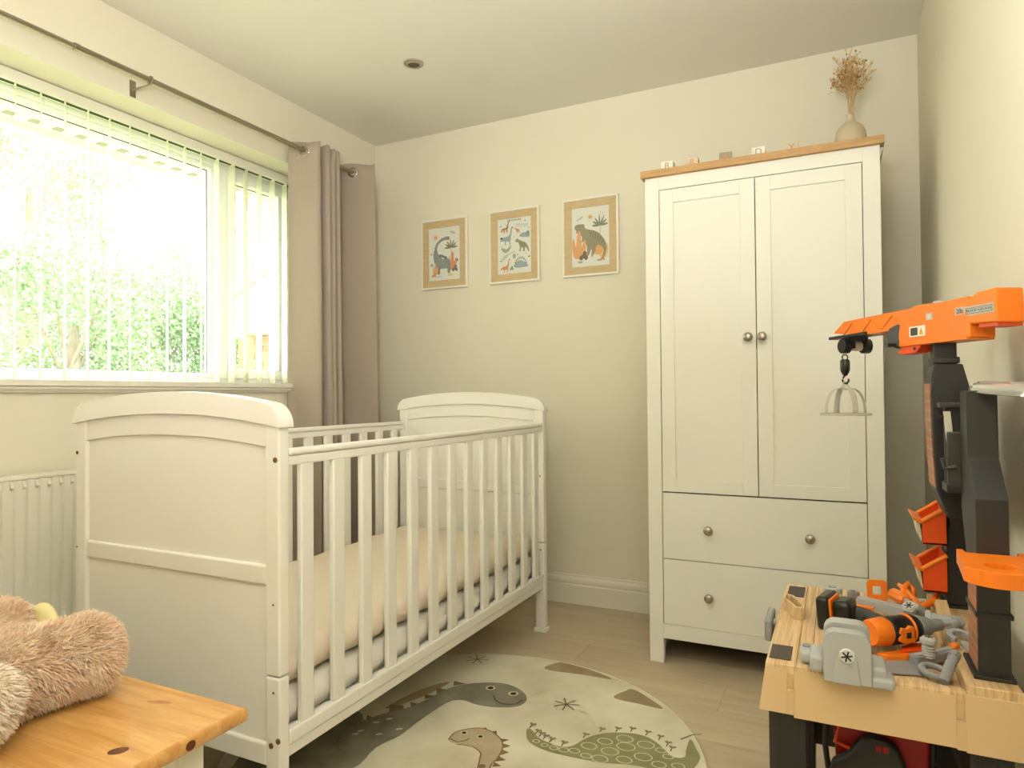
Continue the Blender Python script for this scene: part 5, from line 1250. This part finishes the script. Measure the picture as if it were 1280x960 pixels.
# ---- red and black case under the bench
cs_ = thing('toy_tool_case', 'red and black plastic tool case standing on the floor under the workbench', 'tool case', (.06, 1.42, 0))
obj('red_shell', hexa(NB(), [(.000, 1.36, .0), (.120, 1.36, .0), (.120, 1.52, .0), (.000, 1.52, .0)], [(-.018, 1.35, .455), (.136, 1.35, .455), (.136, 1.53, .455), (-.018, 1.53, .455)]), m_red, cs_, bevel=.006, seg=3)
fl_ = [(-.022, .01), (-.024, .325), (-.018, .345), (.005, .362), (.030, .396), (.042, .402), (.068, .398), (.084, .388), (.096, .355), (.112, .30), (.118, .01)]
obj('black_flap', prism(NB(), fl_, 1.325, 1.350, 'y'), m_dark, cs_, bevel=.006, seg=3)
for xa in (.050, .0605): obj('red_mark', B(xa, xa+.0085, 1.3238, 1.3255, .379, .390), m_red, cs_, bevel=.001)
obj('side_strap', tube(NB(), [(-.026, 1.355, .46), (-.030, 1.352, .36), (-.024, 1.345, .31)], .005, 8), m_dark, cs_, smooth=3); obj('side_strap', tube(NB(), [(.140, 1.352, .46), (.136, 1.345, .36), (.124, 1.340, .28)], .005, 8), m_dark, cs_, smooth=3)
obj('orange_latch', tube(NB(), [(-.004, 1.345, .425), (-.014, 1.343, .375), (.016, 1.343, .365)], .004, 6), m_org2, cs_)
# ------------------------------------------------------------ outside
m_soffit = mat('white_soffit_board', srgb(238, 236, 224), .6)
ev = thing('roof_eaves', 'white overhanging roof eaves with vent slots outside the window', 'eaves', (-3.0, 1.5, 2.19))
obj('soffit', B(-3.135, -2.642, -.6, 3.35, 2.190, 2.205), m_soffit, ev)
fb = obj('fascia_board', B(-3.155, -3.136, -.6, 3.35, 2.155, 2.40), m_soffit, ev)
obj('fascia_lip', B(-3.17, -3.126, -.6, 3.35, 2.148, 2.162), m_soffit, ev)
sb = B(-.022, .022, -.020, .020, -.0015, .0015)
s0_ = obj('vent_slot', sb, mat('shaded_vent', srgb(150, 146, 128), .8), ev, local=True); s0_.location = (-3.085+3.0, 1.0-1.5, -.0015)
for k in range(30):
    c = s0_.copy(); COL.objects.link(c); c.parent = ev; c.location = (-.085, (1.0+.098*k)-1.5, -.0015)
bm = NB(); tube(bm, [(-3.215, -.6, 2.36), (-3.215, 3.35, 2.36)], .055, 14); obj('gutter', bm, m_soffit, ev, smooth=.9)
obj('roof_tiles', hexa(NB(), [(-3.22, -.6, 2.40), (-2.2, -.6, 2.85), (-2.2, 3.35, 2.85), (-3.22, 3.35, 2.40)], [(-3.22, -.6, 2.44), (-2.2, -.6, 2.89), (-2.2, 3.35, 2.89), (-3.22, 3.35, 2.44)]), mat('grey_roof_tile', srgb(120, 110, 104), .8), ev)
m_grass = mat('lawn', srgb(120, 140, 84), .95, col2=srgb(98, 120, 66), nscale=2)
gr = struct('ground', B(-40, -2.64, -25, 32, -.30, -.25), m_grass)

# neighbour's brick gable
m_brk = mat('orange_red_brick', srgb(196, 132, 100), .9, noise=.25, nscale=40, vary=.16)
m_mort = mat('pale_mortar', srgb(206, 196, 176), .95)
m_white_o = mat('white_bargeboard', srgb(236, 236, 230), .5)
hs = thing('brick_house', 'neighbouring orange brick gable with white bargeboards beyond the window', 'house', (-3.6, 5.2, -.25))
HY = 4.90
def gz(x): return 2.62-abs(x+3.45)*.48
bm = NB(); prism(bm, [(-5.45, -.25), (-5.45, 1.66), (-3.45, 2.62), (-1.45, 1.66), (-1.45, -.25)], HY+.012, HY+2.5, 'y'); wallp = obj('gable_wall', bm, m_mort, hs)
bsrc = None; cnt = 0
for r in range(24):
    z = .92+.075*r; off = .1125*(r % 2)
    x = -5.45-(.1125 if r % 2 else 0)
    while x < -3.3:
        a, b = max(x, -5.45), x+.215
        if b > -5.43 and z+.065 < gz((a+b)/2)-.03 and b-a > .05:
            if bsrc is None: bsrc = obj('brick', B(0, .215, -.003, .02, 0, .065), m_brk, wallp, local=True); q = bsrc
            else: q = bsrc.copy(); COL.objects.link(q); q.parent = wallp
            loc = Vector((a, HY+random.uniform(-.002, .002), z))-Vector((-3.6, 5.2, -.25)); q.location = loc; q.scale = ((b-a)/.215, 1, 1); cnt += 1
        x += .225
obj('lower_brickwork', B(-5.45, -1.45, HY+.004, HY+.013, -.25, .915), m_brk, wallp)
for s in (1, -1):
    xa, xb = (-5.28, -3.45) if s == 1 else (-1.62, -3.45); f = lambda x: 2.70-abs(x+3.45)*.48
    bm = NB(); hexa(bm, [(xa, HY-.30, f(xa)-.15), (xb, HY-.30, f(xb)-.15), (xb, HY-.27, f(xb)-.15), (xa, HY-.27, f(xa)-.15)], [(xa, HY-.30, f(xa)+.06), (xb, HY-.30, f(xb)+.06), (xb, HY-.27, f(xb)+.06), (xa, HY-.27, f(xa)+.06)])
    obj('bargeboard', bm, m_white_o, hs)
    bm = NB(); hexa(bm, [(xa, HY-.27, f(xa)-.15), (xb, HY-.27, f(xb)-.15), (xb, HY+2.5, f(xb)-.15), (xa, HY+2.5, f(xa)-.15)], [(xa, HY-.27, f(xa)-.135), (xb, HY-.27, f(xb)-.135), (xb, HY+2.5, f(xb)-.135), (xa, HY+2.5, f(xa)-.135)])
    obj('verge_soffit', bm, m_white_o, hs)
    bm = NB(); hexa(bm, [(xa, HY-.32, f(xa)+.06), (xb, HY-.32, f(xb)+.06), (xb, HY+2.5, f(xb)+.06), (xa, HY+2.5, f(xa)+.06)], [(xa, HY-.32, f(xa)+.1), (xb, HY-.32, f(xb)+.1), (xb, HY+2.5, f(xb)+.1), (xa, HY+2.5, f(xa)+.1)])
    obj('roof_slope', bm, mat('brown_roof_tile', srgb(140, 112, 92), .8), hs)
obj('eaves_box', B(-5.62, -5.455, HY-.24, HY+2.5, 1.60, 1.72), m_white_o, hs)
obj('eaves_box_end', B(-5.22, -4.943, HY-.31, HY-.002, 1.612, 1.86), m_white_o, hs)

# trees
m_leaf = [mat('spring_leaf_%s' % n, srgb(*c), .7, spec=.2, vary=0, col2=srgb(*d), nscale=1.5) for n, c, d in (('pale', (156, 180, 124), (136, 162, 104)), ('mid', (150, 176, 124), (130, 158, 104)), ('deep', (140, 168, 124), (120, 150, 104)))]
m_bark = mat('grey_bark', srgb(130, 118, 98), .9, noise=.3, nscale=12, bump=.5, bscale=20)
def tree(name, lab, ang, dist, ztop, rad, n, ml, seed, zlow=.9, leaf=.05, sparse=1.0):
    rn = random.Random(seed); a = math.radians(ang); cx0, cy0 = -dist*math.sin(a), dist*math.cos(a)
    t = thing(name, lab, 'tree', (cx0, cy0, -.25), 0, 'garden trees beyond the window')
    bm = NB(); tube(bm, [(cx0, cy0, -.25), (cx0+.1, cy0, (ztop)*.35), (cx0-.05, cy0+.1, ztop*.75)], [.14, .10, .04], 10)
    obj('trunk', bm, m_bark, t, smooth=1.2)
    blobs = []
    for k in range(16):
        u = rn.random(); zz = zlow+(ztop-zlow)*u; rr = rad*(1.05-.6*abs(u-.35)); th = rn.uniform(0, 6.28); r0 = rr*rn.uniform(.2, .75)
        blobs.append((Vector((cx0+r0*math.cos(th), cy0+r0*math.sin(th), zz)), rad*rn.uniform(.28, .5)))
        br = NB(); top = Vector((cx0, cy0, max(.2, zz*.6))); tube(br, [top, top.lerp(blobs[-1][0], .6)+Vector((0, 0, .1)), blobs[-1][0]], [.022, .012, .004], 6)
        obj('branch', br, m_bark, t) if k < 9 else br.free()
    V = []; Fc = []
    for k in range(int(n*2.2)):
        c, r = blobs[rn.randrange(len(blobs))]; d = Vector((rn.gauss(0, 1), rn.gauss(0, 1), rn.gauss(0, 1))).normalized()
        p = c+d*r*(rn.random()**.4)*Vector((1, 1, .8)).length/1.6
        u = Vector((rn.gauss(0, 1), rn.gauss(0, 1), rn.gauss(0, 1))).normalized(); w = u.cross(Vector((rn.gauss(0, 1), rn.gauss(0, 1), rn.gauss(0, 1)))).normalized()
        l = leaf*rn.uniform(.6, 1.2); i = len(V)
        V += [p-u*l*.5, p+w*l*.28, p+u*l*.5, p-w*l*.28]; Fc.append((i, i+1, i+2, i+3))
    base = WM[t.name].inverted(); me = bpy.data.meshes.new('foliage'); me.from_pydata([base @ v for v in V], [], Fc); me.materials.append(ml)
    o = bpy.data.objects.new('foliage', me); COL.objects.link(o); o.parent = t; o['kind'] = 'stuff'
tree('tree', 'tall pale green tree at the left of the window view', 62, 9.0, 4.4, 1.5, 9000, m_leaf[0], 1, .6)
tree('tree', 'leafy green tree rising behind the left blind vanes', 57.5, 10.5, 4.2, 1.3, 8000, m_leaf[1], 2, .6)
tree('tree', 'sparse light green tree in the middle of the window view', 53.5, 12, 3.4, 1.2, 4500, m_leaf[0], 3, 1.0)
tree('hedge_tree', 'low dense dark green tree beneath the tall ones at left', 59.5, 7.2, 2.2, 1.1, 9000, m_leaf[2], 4, .4)
tree('hedge_tree', 'low dense green tree in the lower middle of the view', 54, 8.2, 2.35, 1.0, 9000, m_leaf[2], 5, .4)
tree('hedge_tree', 'low bushy green tree just left of the window mullion', 50, 9.0, 2.3, .9, 7000, m_leaf[1], 6, .4)
tree('tree', 'slender green tree seen beside the brick gable', 47.5, 10.5, 3.0, .9, 3500, m_leaf[1], 7, .8)
tree('tree', 'broad pale tree at the far left edge of the view', 67, 9.0, 4.2, 1.5, 7000, m_leaf[0], 8, .5)
